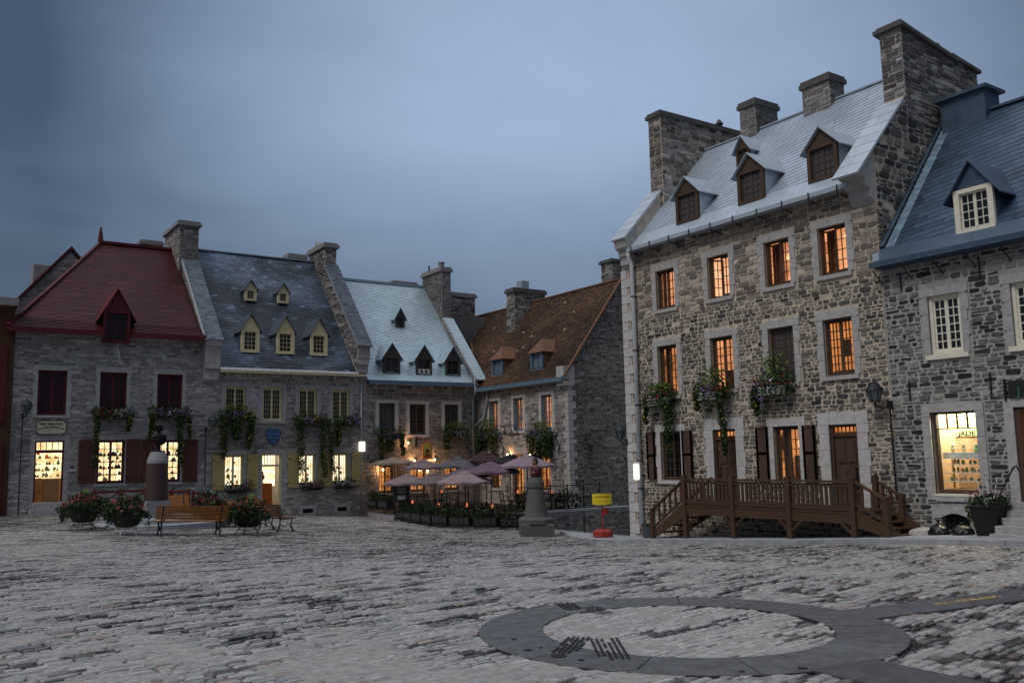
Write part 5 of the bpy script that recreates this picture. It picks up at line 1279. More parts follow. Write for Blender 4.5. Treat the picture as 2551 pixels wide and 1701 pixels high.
def flower_box(pl, u0, u1, z, label, flowers, vines=(), lattice=False, hgt=.30, spill=.25, n=520, box='black_pot', bushy=0, leafc=LEAF, d=.20):
    um = (u0 + u1) / 2
    T = thing('flower_box', label, 'flower box', pl(um, z, d), 'flower boxes hung under the windows')
    b = MB(); hw = (u1 - u0) / 2
    b.pbox(pl, um - hw * .75, um + hw * .75, z - .16, z, d - .15, d + .15)
    bo = b.build('trough', box, T)
    if lattice:
        l_ = MB(); m_ = 5
        for i in range(m_):
            a = um - hw * .75 + hw * 1.5 * i / m_; e = um - hw * .75 + hw * 1.5 * (i + 1) / m_
            for p, q in (((a, z - .16), (e, z)), ((a, z), (e, z - .16))): l_.bar(pl(*p, d + .16), pl(*q, d + .16), .018, .01)
            l_.pbox(pl, a - .008, a + .008, z - .17, z + .01, d + .152, d + .172)
        l_.pbox(pl, um - hw * .77, um + hw * .77, z - .18, z - .16, d + .15, d + .175); l_.pbox(pl, um - hw * .77, um + hw * .77, z, z + .02, d + .15, d + .175)
        l_.build('lattice', 'white_paint', bo)
    f = MB(); ax = (lambda a, b_, c: (b_, a, c)) if pl.k == 'X' else (lambda a, b_, c: (a, b_, c))
    for i in range(5):
        u = u0 + (u1 - u0) * (i + .5) / 5; leaves(f, pl(u, z + hgt * .35 + rnd(-.03, .06), d + .03), ax((u1 - u0) / 7, .24, hgt * rnd(.6, 1.1)), n // 4, .05, leafc)
    for i in range(4):
        u = u0 + (u1 - u0) * (i + .5) / 4; leaves(f, pl(u, z - spill * .5, d + .18), ax((u1 - u0) / 8, .14, spill * rnd(.5, 1)), n // 7, .045, leafc)
    if bushy: leaves(f, pl(um, z + hgt + bushy * .4, d), ax((u1 - u0) * .36, .22, bushy * .6), n // 2, .055, [(.10, .16, .03), (.14, .19, .04), (.07, .11, .03)])
    for (va, vb, zb, w) in vines: vine(f, pl(va, z, d + .15), pl(vb, zb, d + .12), w * 1.15, 1500, .042, LEAF)
    f.build('foliage', 'leaf', T)
    g = MB()
    for cols, k, off in flowers:
        for _ in range(k):
            u = um + hw * off[0] + rnd(-1, 1) * hw * off[1]; zz = z + rnd(-.12, .26) * (1 if len(off) < 3 else off[2])
            leaves(g, pl(u, zz, d + rnd(.10, .27)), (.05, .05, .04), 5, .034, cols)
    for (va, vb, zb, w) in vines:
        for _ in range(9):
            t = rnd(.05, .95); leaves(g, pl(va + (vb - va) * t + rnd(-.1, .1), z + (zb - z) * t, d + .25), (.03, .03, .03), 3, .026, YEL)
    g.build('flowers', 'petal', T)
    return T
XA, YB, XC = PL('X', 20.), PL('Y', 40.), PL('X', 25.)
flower_box(XA, 20.15, 21.45, 1.62, 'lattice window box of red flowers with trailing vine, nearest the white downpipe', [(REDF, 30, (.1, .9)), (WHT, 8, (.2, .3))], [(20.42, 20.38, -.02, .24), (21.35, 21.4, .9, .1)], True, bushy=.25)
flower_box(XA, 17.9, 19.25, 1.66, 'lattice window box of purple and red flowers above the left brown door', [(PUR, 16, (.0, .3)), (REDF, 22, (.0, 1.))], [(18.14, 18.1, -.06, .16), (19.1, 19.1, 1.2, .1)], True, bushy=.5)
flower_box(XA, 15.65, 16.95, 1.66, 'lattice window box with tall green shrub below the dark curtained window', [(REDF, 14, (.0, 1.)), (WHT, 14, (.1, .35)), (PUR, 26, (.75, .35, -1.4))], [(16.86, 16.85, .95, .16)], True, bushy=.75)
flower_box(YB, 6.3, 7.9, 1.92, 'window box of red and white flowers under the middle red window', [(REDF, 26, (-.5, .5)), (WHT, 20, (.3, .3))], [(6.5, 6.48, -.05, .17), (7.75, 7.7, 1.3, .12)])
flower_box(YB, 8.5, 10.2, 1.95, 'window box full of purple flowers behind the bronze bust', [(PUR, 70, (.1, .9)), (WHT, 6, (.0, .4))], [(9.75, 9.82, -.1, .2), (8.65, 8.6, .9, .15), (10.1, 10.2, 1.0, .1)])
flower_box(YB, 11.45, 13.0, 1.86, 'window box with twin curtains of vine between lantern and blue shield sign', [(PUR, 22, (-.1, .4)), (YEL, 16, (.6, .35))], [(11.6, 11.65, .15, .25), (12.85, 12.75, .55, .2), (12.2, 12.2, .9, .3)], bushy=.3, leafc=LEAF)
flower_box(YB, 14.8, 16.4, 1.72, 'window box with long vines of yellow flowers right of the blue shield sign', [(PUR, 34, (-.1, .35)), (REDF, 14, (.4, .6)), (YEL, 12, (.3, .3))], [(15.05, 15.2, -.5, .26), (16.2, 16.3, -.75, .2), (16.5, 16.75, -.6, .18)])
flower_box(YB, 16.85, 18.1, 1.68, 'window box of dark purple flowers beside the thin downpipe', [(PUR, 40, (.45, .5))], [(17.0, 16.95, .6, .2)])
flower_box(YB, 11.75, 13.0, -1.30, 'dark sill box of pink flowers under the lit window left of the yellow door', [(PNK, 16, (.0, .8)), (WHT, 6, (.2, .5))], n=300, spill=.1, leafc=LEAF_D)
flower_box(YB, 15.2, 16.3, -1.30, 'dark sill box of magenta flowers under the lit window right of the yellow door', [(PNK, 30, (.0, .9))], n=260, spill=.12, leafc=LEAF_D)
flower_box(YB, 16.85, 17.9, -1.28, 'dark sill box of white flowers under the lit window by the corner downpipe', [(WHT, 26, (.0, .9)), (PNK, 8, (.2, .8))], n=260, spill=.12, leafc=LEAF_D)
flower_box(YB, 18.95, 20.5, 1.05, 'window box of purple flowers and yellow trailing leaves over the beige parasol', [(PUR, 50, (.0, .8, -1.))], [(19.2, 19.2, -.1, .2), (20.35, 20.4, .1, .15), (19.7, 19.7, .3, .3)])
flower_box(YB, 22.7, 24.2, 1.10, 'window box of white flowers beside the grey downpipe', [(WHT, 40, (.1, .5, -1)), (PUR, 8, (-.2, .4))], [(22.9, 22.85, .3, .25)], bushy=.35)
flower_box(XC, 37.9, 39.6, 1.0, 'tall leafy window box of purple flowers in the corner behind the parasols', [(PUR, 20, (.4, .5, -1))], [(39.3, 39.4, .2, .3), (38.3, 38.2, -.1, .3)], bushy=.6)
flower_box(XC, 33.2, 35.2, .85, 'large trailing window box of purple and white flowers above the pink parasol', [(PUR, 36, (.3, .6)), (WHT, 16, (.0, .2, -1.))], [(34.8, 34.7, -.2, .35), (33.6, 33.6, -.2, .35), (34.2, 34.2, -.1, .3)], bushy=.4)

# ------------------------------------------------------------------ lanterns and wall lamps
def lantern(label, top, wall, pole=None, s=1.):
    x, y, z = top
    T = thing('wall_lantern', label, 'lantern', wall, 'black iron lanterns on the walls')
    g = MB(); g.lathe((x, y, z), [(.10 * s, -.38 * s), (.185 * s, -.12 * s)], 6); gl_ = g.build('lantern_glass', 'lantern_glass', T)
    m = MB()
    for k in range(6):
        a = math.pi * 2 * k / 6
        m.bar((x + .102 * s * math.cos(a), y + .102 * s * math.sin(a), z - .39 * s), (x + .19 * s * math.cos(a), y + .19 * s * math.sin(a), z - .115 * s), .018 * s)
    m.lathe((x, y, z), [(.11 * s, -.41 * s), (.11 * s, -.375 * s)], 6); m.lathe((x, y, z), [(.21 * s, -.125 * s), (.20 * s, -.10 * s), (.09 * s, .02 * s), (.08 * s, .05 * s), (.02 * s, .07 * s), (.025 * s, .11 * s), (.004, .15 * s)], 12)
    m.tube([(x, y, z - .4 * s), (x, y, z - .5 * s)], .025 * s, 6); m.build('lantern_frame', 'black', T)
    b = MB(); pts = [(x, y, z - .5 * s), (x + (wall[0] - x) * .5, y + (wall[1] - y) * .5, z - .56 * s), wall]
    b.tube(pts, .022, 6); b.box(wall[0] - .05, wall[0] + .05, wall[1] - .05, wall[1] + .05, wall[2] - .12, wall[2] + .08)
    b.build('bracket', 'black', T)
    if pole is not None:
        p = MB(); p.tube([wall, (wall[0], wall[1], pole)], .026, 6); p.build('conduit', 'black', T)
lantern('black lantern with long pipe beside the tall house corner and the blue roofed shop', (19.6, 13.1, 1.5), (19.92, 12.92, 1.02), -1.3, 1.05)
lantern('upper black lantern on the corner of the tall house by the white downpipe', (19.95, 22.95, .82), (20.0, 22.66, .33), None, .95)
lantern('lower black lantern under another on the tall house corner', (20.3, 23.0, -.08), (20.3, 22.66, -.5), None, .85)
lantern('black lantern on a pole at the far left by the cream sign', (3.92, 39.5, 2.42), (3.82, 39.7, 1.9), -2.0, 1.05)
lantern('black lantern where the red roofed and slate roofed houses meet', (11.06, 39.4, 1.86), (10.9, 39.85, 1.35), -1.1, 1.05)

def wall_lamp(loc, label, watts):
    T = thing('wall_lamp', label, 'lamp', loc, 'lit lamps on the terrace walls')
    x, y, z = loc
    m = MB(); m.box(x - .05, x + .05, y - .04, y + .04, z, z + .12); m.tube([(x, y, z + .1), (x - .08, y - .08, z + .05)], .015, 6); m.build('bracket', 'black', T)
    m = MB(); m.ball((x - .09, y - .09, z), .05); m.build('bulb', 'bulb', T)
    lamp((x - .16, y - .16, z + .01), watts, (1., .50, .20), .05)
for l_, t_, w_ in (((20.84, 39.92, .66), 'lit lamp beside the arched yellow sign, under the middle upper window', 14), ((21.18, 39.9, -.22), 'lit lamp below the arched yellow sign', 12), ((22.32, 39.9, -.20), 'lit lamp right of the arched yellow sign', 18),
                   ((24.92, 37.2, -.02), 'lit lamp under the gooseneck lamp', 15), ((24.92, 35.25, -.04), 'lit lamp behind the large pink parasol', 13), ((19.45, 39.9, -.62), 'lit lamp under the beige parasol', 14), ((21.9, 39.9, -.75), 'lit lamp low between the glowing bistro windows', 12)):
    wall_lamp(l_, t_, w_)
def hanging_sign():
    S = thing('hanging_sign', 'arched olive yellow sign hanging above the terrace', 'sign', (21.6, 39.95, .7))
    m = MB(); m.bar((21.25, 39.92, .8), (22.15, 39.6, .86), .035); m.box(21.2, 21.3, 39.9, 39.97, .45, .95); m.build('bracket', 'black', S)
    def arch(w, h0, h1, cx, cz): return [(cx - w, cz - h0), (cx + w, cz - h0)] + [(cx + w * math.cos(R(k * 15)), cz + h1 + w * math.sin(R(k * 15))) for k in range(13)]
    pl = PL('Y', 39.6); m = MB(); P = arch(.27, .44, .16, 21.68, .27); m.prism([pl(*p, 0) for p in P], [pl(*p, .05) for p in P]); o = m.build('sign_frame', 'sign_orange', S)
    m = MB(); P = arch(.215, .26, .14, 21.68, .27); m.prism([pl(*p, .03) for p in P], [pl(*p, .06) for p in P]); m.build('sign_board', 'sign_green', o)
    m = MB(); P = arch(.10, .25, -.02, 21.68, .25); m.prism([pl(*p, .05) for p in P], [pl(*p, .068) for p in P]); m.build('dark_arch', 'dark_room', o)
    m = MB(); P = arch(.05, .12, .0, 21.69, .16); m.prism([pl(*p, .06) for p in P], [pl(*p, .075) for p in P]); m.build('figure_patch', 'sign_orange', o)
hanging_sign()

# ------------------------------------------------------------------ bistro terrace
def terrace():
    pl = MB(); pl.box(20.6, 25, 30.05, 40, -3.4, -2.47); struct(pl.build('terrace_floor', 'terrace'))
    t = MB(); wl = PL('Y', 30.0); t.box(20.4, 26.5, 30.003, 30.3, -4.4, -2.42); stones(t, wl, 20.4, 26.5, -4.2, -2.5, [], 'G4'); t.box(20.35, 26.55, 29.95, 30.35, -2.42, -2.34, 2)
    tag(t.build('terrace_wall', ['mortar_grey', 'stone', 'step_stone'], at=(23, 30, -3)), 'low stone retaining wall at the right end of the terrace', 'wall')
    t = MB(); pts = [(18.55, 39.9), (18.45, 38.2), (18.35, 36.4)]
    for (ax, ay), (bx, by) in zip(pts, pts[1:]): t.hexa([(ax, ay, -3.1), (ax + .4, ay, -3.1), (bx + .4, by, -3.1), (bx, by, -3.1), (ax, ay, -2.62), (ax + .4, ay, -2.62), (bx + .4, by, -2.66), (bx, by, -2.66)])
    tag(t.build('stone_ledge', 'step_stone', at=(18.5, 38, -2.8)), 'pale stone ledge at the left end of the terrace', 'ledge')
    # planters round the terrace edge
    path = [(18.35, 36.1), (18.0, 34.0), (17.8, 31.8), (18.05, 30.5), (18.9, 29.55), (20.2, 29.1)]
    L_ = [0]
    for a, b in zip(path, path[1:]): L_.append(L_[-1] + math.hypot(b[0] - a[0], b[1] - a[1]))
    def pt(s_):
        for i in range(len(path) - 1):
            if s_ <= L_[i + 1]:
                t_ = (s_ - L_[i]) / (L_[i + 1] - L_[i]); a, b = path[i], path[i + 1]; return a[0] + (b[0] - a[0]) * t_, a[1] + (b[1] - a[1]) * t_
        return path[-1]
    spots = []
    for i in range(8):
        a = pt(L_[-1] * (i + .06) / 8); b = pt(L_[-1] * (i + .94) / 8); spots.append((a, b))
    words = ['leftmost', 'second from the left', 'third from the left', 'fourth from the left', 'fourth from the right', 'third from the right', 'second from the right', 'rightmost, beside the painted bust']
    spots2 = [((18.65, 39.6), (18.55, 38.6)), ((18.52, 38.3), (18.45, 37.2))]
    def planter(a, b, lab, dz=0.):
        x, y = (a[0] + b[0]) / 2, (a[1] + b[1]) / 2; z = gz(x, y) + dz
        T = thing('planter_box', lab, 'planter', (x, y, z), 'dark planter boxes round the terrace')
        d = Vector((b[0] - a[0], b[1] - a[1], 0)); ln = d.length; d.normalize(); n = Vector((d.y, -d.x, 0)) * -1
        if n.dot(Vector((-x, -y, 0))) < 0: n = -n
        m = MB(); A = [Vector((*a, z)) - n * .16, Vector((*b, z)) - n * .16, Vector((*b, z)) + n * .16, Vector((*a, z)) + n * .16]
        m.hexa([p + Vector((0, 0, .06)) for p in A] + [p + Vector((0, 0, .46)) for p in A]); o = m.build('box', 'black_pot', T)
        m = MB(); k = 4
        for i in range(k):
            p0 = Vector((*a, z)) + d * ln * (i + .12) / k + n * .175; p1 = Vector((*a, z)) + d * ln * (i + .88) / k + n * .175
            for q0, q1 in ((.2, .36), (.36, .2)): m.bar(p0 + Vector((0, 0, q0)), p1 + Vector((0, 0, q1)), .014, .01)
            m.bar(p0 + Vector((0, 0, .38)), p1 + Vector((0, 0, .38)), .012, .01)
        m.build('ornament', 'trough', o)
        m = MB()
        for i in range(4):
            c = Vector((*a, z)) + d * ln * (i + .5) / 4 + Vector((0, 0, .55)); leaves(m, c, (ln / 5, ln / 5, .30 * rnd(.6, 1.5)), 130, .055, LEAF_D)
        m.build('foliage', 'leaf', T)
    for (a, b), w_ in zip(spots, words): planter(a, b, 'dark planter box with green plants on the terrace front, ' + w_)
    planter(*spots2[0], 'dark planter box with tall plants on the ledge against the wall', .35); planter(*spots2[1], 'dark planter box on the ledge nearer the terrace entrance', .35)
    f = MB(); A, B_ = (20.55, 30.15), (24.9, 30.15)
    for z in (-1.35, -1.85, -2.3): f.bar((A[0], A[1], z), (B_[0], B_[1], z), .035)
    for i in range(6): x = A[0] + (B_[0] - A[0]) * i / 5; f.bar((x, A[1], -2.42), (x, A[1], -1.3), .045)
    for i in range(30): x = A[0] + (B_[0] - A[0]) * i / 29; f.bar((x, A[1], -2.3), (x, A[1], -1.85), .012)
    tag(f.build('terrace_fence', 'black', at=(22.7, 30.15, -2.4)), 'black metal fence on the terrace retaining wall behind the painted bust', 'fence')
    for i, (x0, x1) in enumerate(((20.7, 22.2), (22.5, 24.4))):
        m = MB(); leaves(m, ((x0 + x1) / 2, 30.7, -2.0), ((x1 - x0) / 2, .3, .42), 420, .07, LEAF_D); T = thing('shrub', ['dark shrub behind the terrace fence near the painted bust', 'dark shrub at the far right end behind the terrace fence'][i], 'shrub', ((x0 + x1) / 2, 30.7, -2.47), 'shrubs behind the terrace fence'); m.build('foliage', 'leaf', T)
        m = MB(); m.tube([((x0 + x1) / 2, 30.7, -2.47), ((x0 + x1) / 2, 30.7, -1.9)], [.04, .02], 6); m.build('stem', 'brown', T)
    # parasols
    def canopy(T, x, y, zp, r_, drop, col, rot, zg):
        m = MB(); n = 8; col = (col[0] * .56, col[1] * .53, col[2] * .54); c2 = (col[0] * .96, col[1] * .96, col[2] * .96)
        ring = lambda rr_, z, sag=0.: [(x + rr_ * math.cos(rot + 2 * math.pi * k / 16) * (1 if k % 2 == 0 else .955), y + rr_ * math.sin(rot + 2 * math.pi * k / 16) * (1 if k % 2 == 0 else .955), z - (sag if k % 2 else 0)) for k in range(16)]
        R0, R1, R2, R3 = ring(.16, zp - .04), ring(r_ * .55, zp - drop * .50, .02), ring(r_, zp - drop, .05), ring(r_ * .995, zp - drop - .10, .03)
        for A, B_ in ((R0, R1), (R1, R2), (R2, R3)):
            for k in range(16):
                cc = col if (k // 2) % 2 else c2
                m.poly([A[k], A[(k + 1) % 16], B_[(k + 1) % 16], B_[k]], 0, cc)
        m.build('canopy', 'fabric', T)
        m = MB(); V0 = ring(.34, zp - .09); V1 = ring(.02, zp + .03)
        for k in range(16): m.poly([V1[k], V1[(k + 1) % 16], V0[(k + 1) % 16], V0[k]], 0, c2)
        m.build('vent_cap', 'fabric', T)
        m = MB(); m.tube([(x, y, zg + .06), (x, y, zp + .06)], .025, 8); m.build('pole', 'brown', T)
        m = MB(); m.lathe((x, y, zg), [(.26, 0), (.26, .05), (.06, .09), (.05, .3)], 12); m.build('base', 'black', T)
    PS = [(19.58, 39.05, -.03, 1.13, .26, (.40, .33, .26), 'beige parasol at the left end against the wall'), (20.42, 37.7, -.18, 1.05, .34, (.30, .24, .26), 'lilac parasol behind the grey ones, below the arched sign'),
          (21.35, 36.07, -.08, 1.02, .40, (.17, .17, .19), 'slate grey parasol in the middle of the back row'), (22.69, 35.74, .12, 1.05, .38, (.085, .045, .05), 'dark maroon parasol at the back'),
          (23.08, 34.29, -.04, .75, .30, (.03, .03, .035), 'black parasol between the maroon and pink ones'), (21.69, 30.95, -.05, 1.2, .42, (.42, .33, .38), 'large pink parasol behind the painted bust'),
          (20.46, 31.84, -.30, 1.22, .40, (.24, .16, .22), 'purple parasol left of the painted bust'), (18.53, 35.66, -.78, 1.05, .36, (.38, .30, .30), 'pale pink parasol lowest at the left'),
          (18.94, 33.91, -.72, 1.05, .40, (.25, .21, .20), 'taupe parasol in the front row between two pale pink ones'), (19.22, 31.88, -.65, 1.18, .42, (.44, .35, .36), 'pale pink parasol nearest the square'),
          (20.35, 33.52, -.47, 1.0, .38, (.19, .165, .185), 'dark grey parasol in the middle, half hidden by the nearest pink one')]
    for x, y, zp, r_, dr_, c_, lab in PS:
        zg = gz(x, y) if x < 20.6 else -2.47
        T = thing('parasol', lab, 'parasol', (x, y, zg), 'parasols over the bistro terrace'); canopy(T, x, y, zp, r_, dr_, c_, rnd(0, .4), zg)
    # tables and chairs
    TS = [(18.65, 33.1), (19.4, 32.1), (19.9, 32.9), (20.1, 31.2), (18.9, 35.9), (20.9, 36.8), (22.6, 33.0), (23.4, 31.6)]
    CD = ['candle lantern glowing on the table nearest the square, left of two', 'candle lantern glowing lowest on the terrace', 'candle lantern glowing just above the lowest one', 'tall pale candle lantern on the table right of the others', 'candle lantern glowing left by the menu board', 'candle lantern glowing under the parasols by the back wall', 'candle lantern glowing left of the painted bust', 'candle lantern glowing right of the painted bust']
    first = {}
    def copy(o, loc, rz):
        n_ = o.copy(); COL.objects.link(n_); n_.location = loc; n_.rotation_euler = (0, 0, rz); ORG[n_.name] = Vector(loc)
        for ch in list(o.children): c_ = ch.copy(); COL.objects.link(c_); c_.parent = n_
        return n_
    def chair(loc, rz):
        if 'c' not in first:
            T = thing('bistro_chair', 'dark bistro chair in the shadow under the parasols', 'chair', (0, 0, 0), 'dark chairs on the terrace'); first['c'] = T
            m = MB(); m.box(-.21, .21, -.21, .21, .43, .46); m.build('seat', 'black', T)
            m = MB()
            for x in (-.2, .2): m.bar((x, .2, .44), (x, .25, .88), .03)
            for z in (.58, .68, .78, .88): m.bar((-.2, .215 + (z - .44) * .09, z), (.2, .215 + (z - .44) * .09, z), .03, .02)
            m.build('backrest', 'black', T)
            for x in (-.19, .19):
                for y in (-.19, .19): m = MB(); m.bar((x, y, 0), (x * .95, y * .95, .43), .03); m.build('leg', 'black', T)
            T.location = loc; T.rotation_euler = (0, 0, rz); return T
        return copy(first['c'], loc, rz)
    for i, (x, y) in enumerate(TS):
        z = gz(x, y) if x < 20.6 else -2.47
        lab = 'small dark table on the terrace under ' + ['the taupe parasol, with a candle', 'the nearest pale pink parasol', 'the dark grey parasol in the middle', 'the purple parasol', 'the lowest left pale pink parasol', 'the slate grey parasol at the back', 'the black parasol', 'the large pink parasol'][i]
        T = thing('bistro_table', lab, 'table', (x, y, z), 'tables on the terrace')
        m = MB(); m.lathe((x, y, z), [(.34, .71), (.35, .74)], 18); m.build('table_top', 'brown', T)
        m = MB(); m.tube([(x, y, z + .03), (x, y, z + .71)], .03, 8); m.lathe((x, y, z), [(.2, 0), (.18, .03), (.03, .06)], 12); m.build('pedestal', 'black', T)
        T = thing('candle_lantern', CD[i], 'candle', (x, y, z + .74), 'candle lanterns on the tables')
        m = MB(); m.lathe((x, y, z + .743), [(.036, 0), (.045, .02), (.042, .14)], 10); m.build('glow_glass', 'candle', T)
        m = MB(); m.lathe((x, y, z + .741), [(.06, 0), (.06, .012)], 10); m.build('saucer', 'black', T)
        for a in (rnd(0, .6), rnd(1.6, 2.2), rnd(3., 3.6), rnd(4.4, 5.2)): chair((x + .55 * math.sin(a), y - .55 * -math.cos(a), z), -a)
    S = thing('menu_board', 'dark menu board with pale pages on the terrace front', 'menu board', (18.2, 35.4, gz(18.2, 35.4)))
    m = MB(); z = gz(18.2, 35.4); q = Vector((.83, -.56, 0)); c = Vector((18.15, 35.5, z)); nn = Vector((-.56, -.83, 0))
    class Q:
        k = 'Q'
        def __call__(s, u, v, d=0.): return tuple(c + q * u + nn * d + Vector((0, 0, v)))
    Qp = Q(); m.pbox(Qp, -.36, .36, .85, 1.65, 0, .05); o = m.build('board', 'black', S)
    m = MB(); m.pbox(Qp, -.18, .2, 1.2, 1.5, .05, .056); o2 = m.build('photo_panel', 'trough', o)
    m = MB(); m.pbox(Qp, -.16, .18, .95, 1.12, .05, .057); m.build('menu_page', 'cut_stone_bright', o)
    m = MB(); m.bar(Qp(-.3, 0, .02), Qp(-.3, .85, .02), .04); m.bar(Qp(.3, 0, .02), Qp(.3, .85, .02), .04); m.bar(Qp(-.3, .4, .02), Qp(.3, .4, .02), .03); m.build('stand', 'black', S)
terrace()

# ------------------------------------------------------------------ monuments
def bust(T, o, s, face, coat, skin, hair, slim=1., wig=1.):
    """bust statue: shoulders, neck and head in one continuous surface, with hair or scarf of its own"""
    ca, sa = math.cos(face), math.sin(face); n = 24
    prof = [(.0, .20, .15, 0.), (.05, .30, .20, 0.), (.22, .37, .22, -.01), (.38, .39, .21, -.01), (.47, .34, .18, -.01), (.535, .20, .13, -.02), (.56, .095, .10, -.01), (.62, .08, .085, .005), (.66, .085, .095, .015), (.70, .105, .125, .03), (.76, .115, .14, .03), (.82, .12, .145, .02), (.89, .115, .14, .01), (.95, .085, .105, .0), (.98, .03, .04, -.01)]
    rings = []
    for z, rx, ry, off in prof:
        q = []
        for k in range(n):
            a = 2 * math.pi * k / n; fx = math.cos(a) * ry + off; fy = math.sin(a) * rx
            da = abs((a + math.pi) % (2 * math.pi) - math.pi)
            if .74 < z < .84: fx += .035 * math.exp(-(da / .22) ** 2) * (1 if z < .80 else .5)
            if .66 <= z <= .70: fx += .012 * math.exp(-(da / .35) ** 2)
            if .80 < z < .84: fx -= .014 * (math.exp(-((da - .42) / .16) ** 2))
            w_ = s * slim; q.append((o[0] + w_ * (fx * ca - fy * sa), o[1] + w_ * (fx * sa + fy * ca), o[2] + s * z))
        rings.append(q)
    m = MB(); P = [p for q in rings for p in q]
    for i in range(len(rings) - 1):
        mi = 0 if prof[i][0] < .53 else 1
        m.faces([], [], 0)
        for k in range(n):
            m.poly([rings[i][k], rings[i][(k + 1) % n], rings[i + 1][(k + 1) % n], rings[i + 1][k]], mi)
    m.poly(rings[0][::-1], 0); m.poly(rings[-1], 1)
    b = m.build('bust_body', [coat, skin], T, True)
    h = MB(); hr = []
    for z, rx, ry, off in ((.66, .10, .11, -.035), (.72, .125, .13, -.035), (.80, .135, .145, -.03), (.87, .135, .155, -.012), (.93, .12, .14, -.005), (.985, .08, .10, -.01), (1.01, .02, .03, -.02)):
        q = []
        for k in range(n):
            a = 2 * math.pi * k / n; fx = math.cos(a) * ry + off; fy = math.sin(a) * rx
            lim = -.015 if z < .86 else 9
            fx = min(fx, lim) * wig; fy *= wig
            w_ = s * slim; q.append((o[0] + w_ * (fx * ca - fy * sa), o[1] + w_ * (fx * sa + fy * ca), o[2] + s * z))
        hr.append(q)
    h.loft(hr); h.build('hair', hair, T, True)
    return b
def monuments():
    x, y = 7.6, 33.9; zg = gz(x, y)
    T = thing('bust_monument', 'dark bronze bust on tall red granite pedestal with pale cap among benches and planters', 'monument', (x, y, zg))
    m = MB()
    for r_, z0, z1 in ((2.25, zg - .3, zg + .13), (1.75, zg + .12, zg + .27)): m.lathe((x + .25, y, 0), [(r_, z0), (r_, z1 - .02), (r_ - .03, z1)], 40)
    m.build('round_step', 'step_stone', T)
    k = 33.9 / 33.5
    m = MB(); h = .40; m.box(x - h, x + h, y - h, y + h, zg + .25, -1.36 * k); m.build('plinth', 'granite_pale', T)
    m = MB(); m.lathe((x, y, 0), [(.405, -1.36 * k), (.345, -.07)], 28); m.build('shaft', 'granite_red', T, False)
    m = MB(); m.lathe((x, y, 0), [(.36, -.07), (.36, .03), (.33, .12), (.26, .30), (.235, .34)], 28); m.build('pedestal_cap', 'granite_pale', T)
    m = MB(); m.lathe((x, y, .34), [(.17, 0), (.16, .03), (.09, .08), (.085, .2), (.14, .30)], 16); m.build('socle', 'bronze', T)
    bust(T, (x + .02, y, .60), .74, R(-95), 'bronze', 'bronze', 'bronze', .95, 1.45)
    x, y = 18.6, 26.05; zg = gz(x, y)
    T = thing('bust_monument', 'painted bust in dark red coat and headscarf on grey green column before the terrace', 'monument', (x, y, zg))
    a0 = R(34.2 - 3)
    m = MB(); m.lathe((x, y, 0), [(.82, zg - .1), (.82, zg + .40), (.79, zg + .43)], 4, 0, R(45) - a0); m.build('base_block', 'granite_green', T)
    m = MB(); m.lathe((x, y, 0), [(.66, zg + .43), (.66, zg + .58), (.54, zg + .66)], 8, 0, R(22.5) - a0); m.build('plinth', 'granite_green', T)
    m = MB(); m.lathe((x, y, 0), [(.44, zg + .66), (.40, zg + .80), (.265, -1.19)], 24); m.build('shaft', 'granite_green', T)
    m = MB(); m.lathe((x, y, 0), [(.295, -1.19), (.305, -1.16), (.30, -1.02), (.275, -.95), (.22, -.83)], 24); m.build('pedestal_cap', 'granite_green', T)
    bust(T, (x, y, -.84), .69, R(172), 'coat', 'skin', 'scarf')
    m = MB()
    for dx, dz in ((-.06, .28), (.02, .26)): m.ball((x - .17 + dx * .2, y - .10 + dx, -.84 + dz * .69), .018)
    m.build('coat_button', 'white_paint', T)
monuments()

# ------------------------------------------------------------------ benches, planters, red barrier
def bench(label, loc, rz, ln, wood, iron, tilt=0.):
    T = thing('park_bench', label, 'bench', loc, 'benches round the bronze bust')
    X = Matrix.Translation(loc) @ Matrix.Rotation(rz, 4, 'Z') @ Matrix.Rotation(tilt, 4, 'Y')
    def tr(m): m.v = [tuple(X @ Vector(p)) for p in m.v]; return m
    m = MB(); h = ln / 2
    for i in range(5): m.box(-h, h, -.05 - i * .09 - .075, -.05 - i * .09, .42, .45)
    tr(m).build('seat', wood, T)
    m = MB()
    for i in range(5): z = .50 + i * .085; m.hexa([(-h, .0 + (z - .45) * .25, z), (h, .0 + (z - .45) * .25, z), (h, .03 + (z - .45) * .25, z), (-h, .03 + (z - .45) * .25, z), (-h, .018 + (z - .45) * .25, z + .07), (h, .018 + (z - .45) * .25, z + .07), (h, .048 + (z - .45) * .25, z + .07), (-h, .048 + (z - .45) * .25, z + .07)])
    m.box(-h + .25, -h + .3, -.012, .0, .44, .5); m.box(h - .3, h - .25, -.012, .0, .44, .5)
    tr(m).build('backrest', wood, T)
    for s_ in (-1, 1):
        m = MB(); x = s_ * (h - .2)
        m.tube([(x, .10, 0), (x, .02, .2), (x, .0, .42), (x, .06, .65), (x, .13, .9)], .03, 6); m.tube([(x, -.5, 0), (x, -.40, .18), (x, -.46, .42), (x, 0, .42)], .03, 6)
        m.tube([(x, -.40, .18), (x, -.28, .26), (x, -.18, .16), (x, -.06, .24), (x, .02, .2)], .018, 6)
        m.box(x - .035, x + .035, -.56, -.44, 0, .03); m.box(x - .035, x + .035, .05, .16, 0, .03)
        tr(m).build('leg', iron, T)
zb = gz(7.5, 28.9)
bench('orange slatted bench seen from behind in front of the bronze bust', (7.5, 28.9, zb), R(180 - 2), 2.15, 'bench_wood', 'black', R(-3))
bench('orange slatted bench behind the round flower planter, facing the square', (10.2, 32.7, gz(10.2, 32.7)), R(6), 2.0, 'bench_wood', 'black')
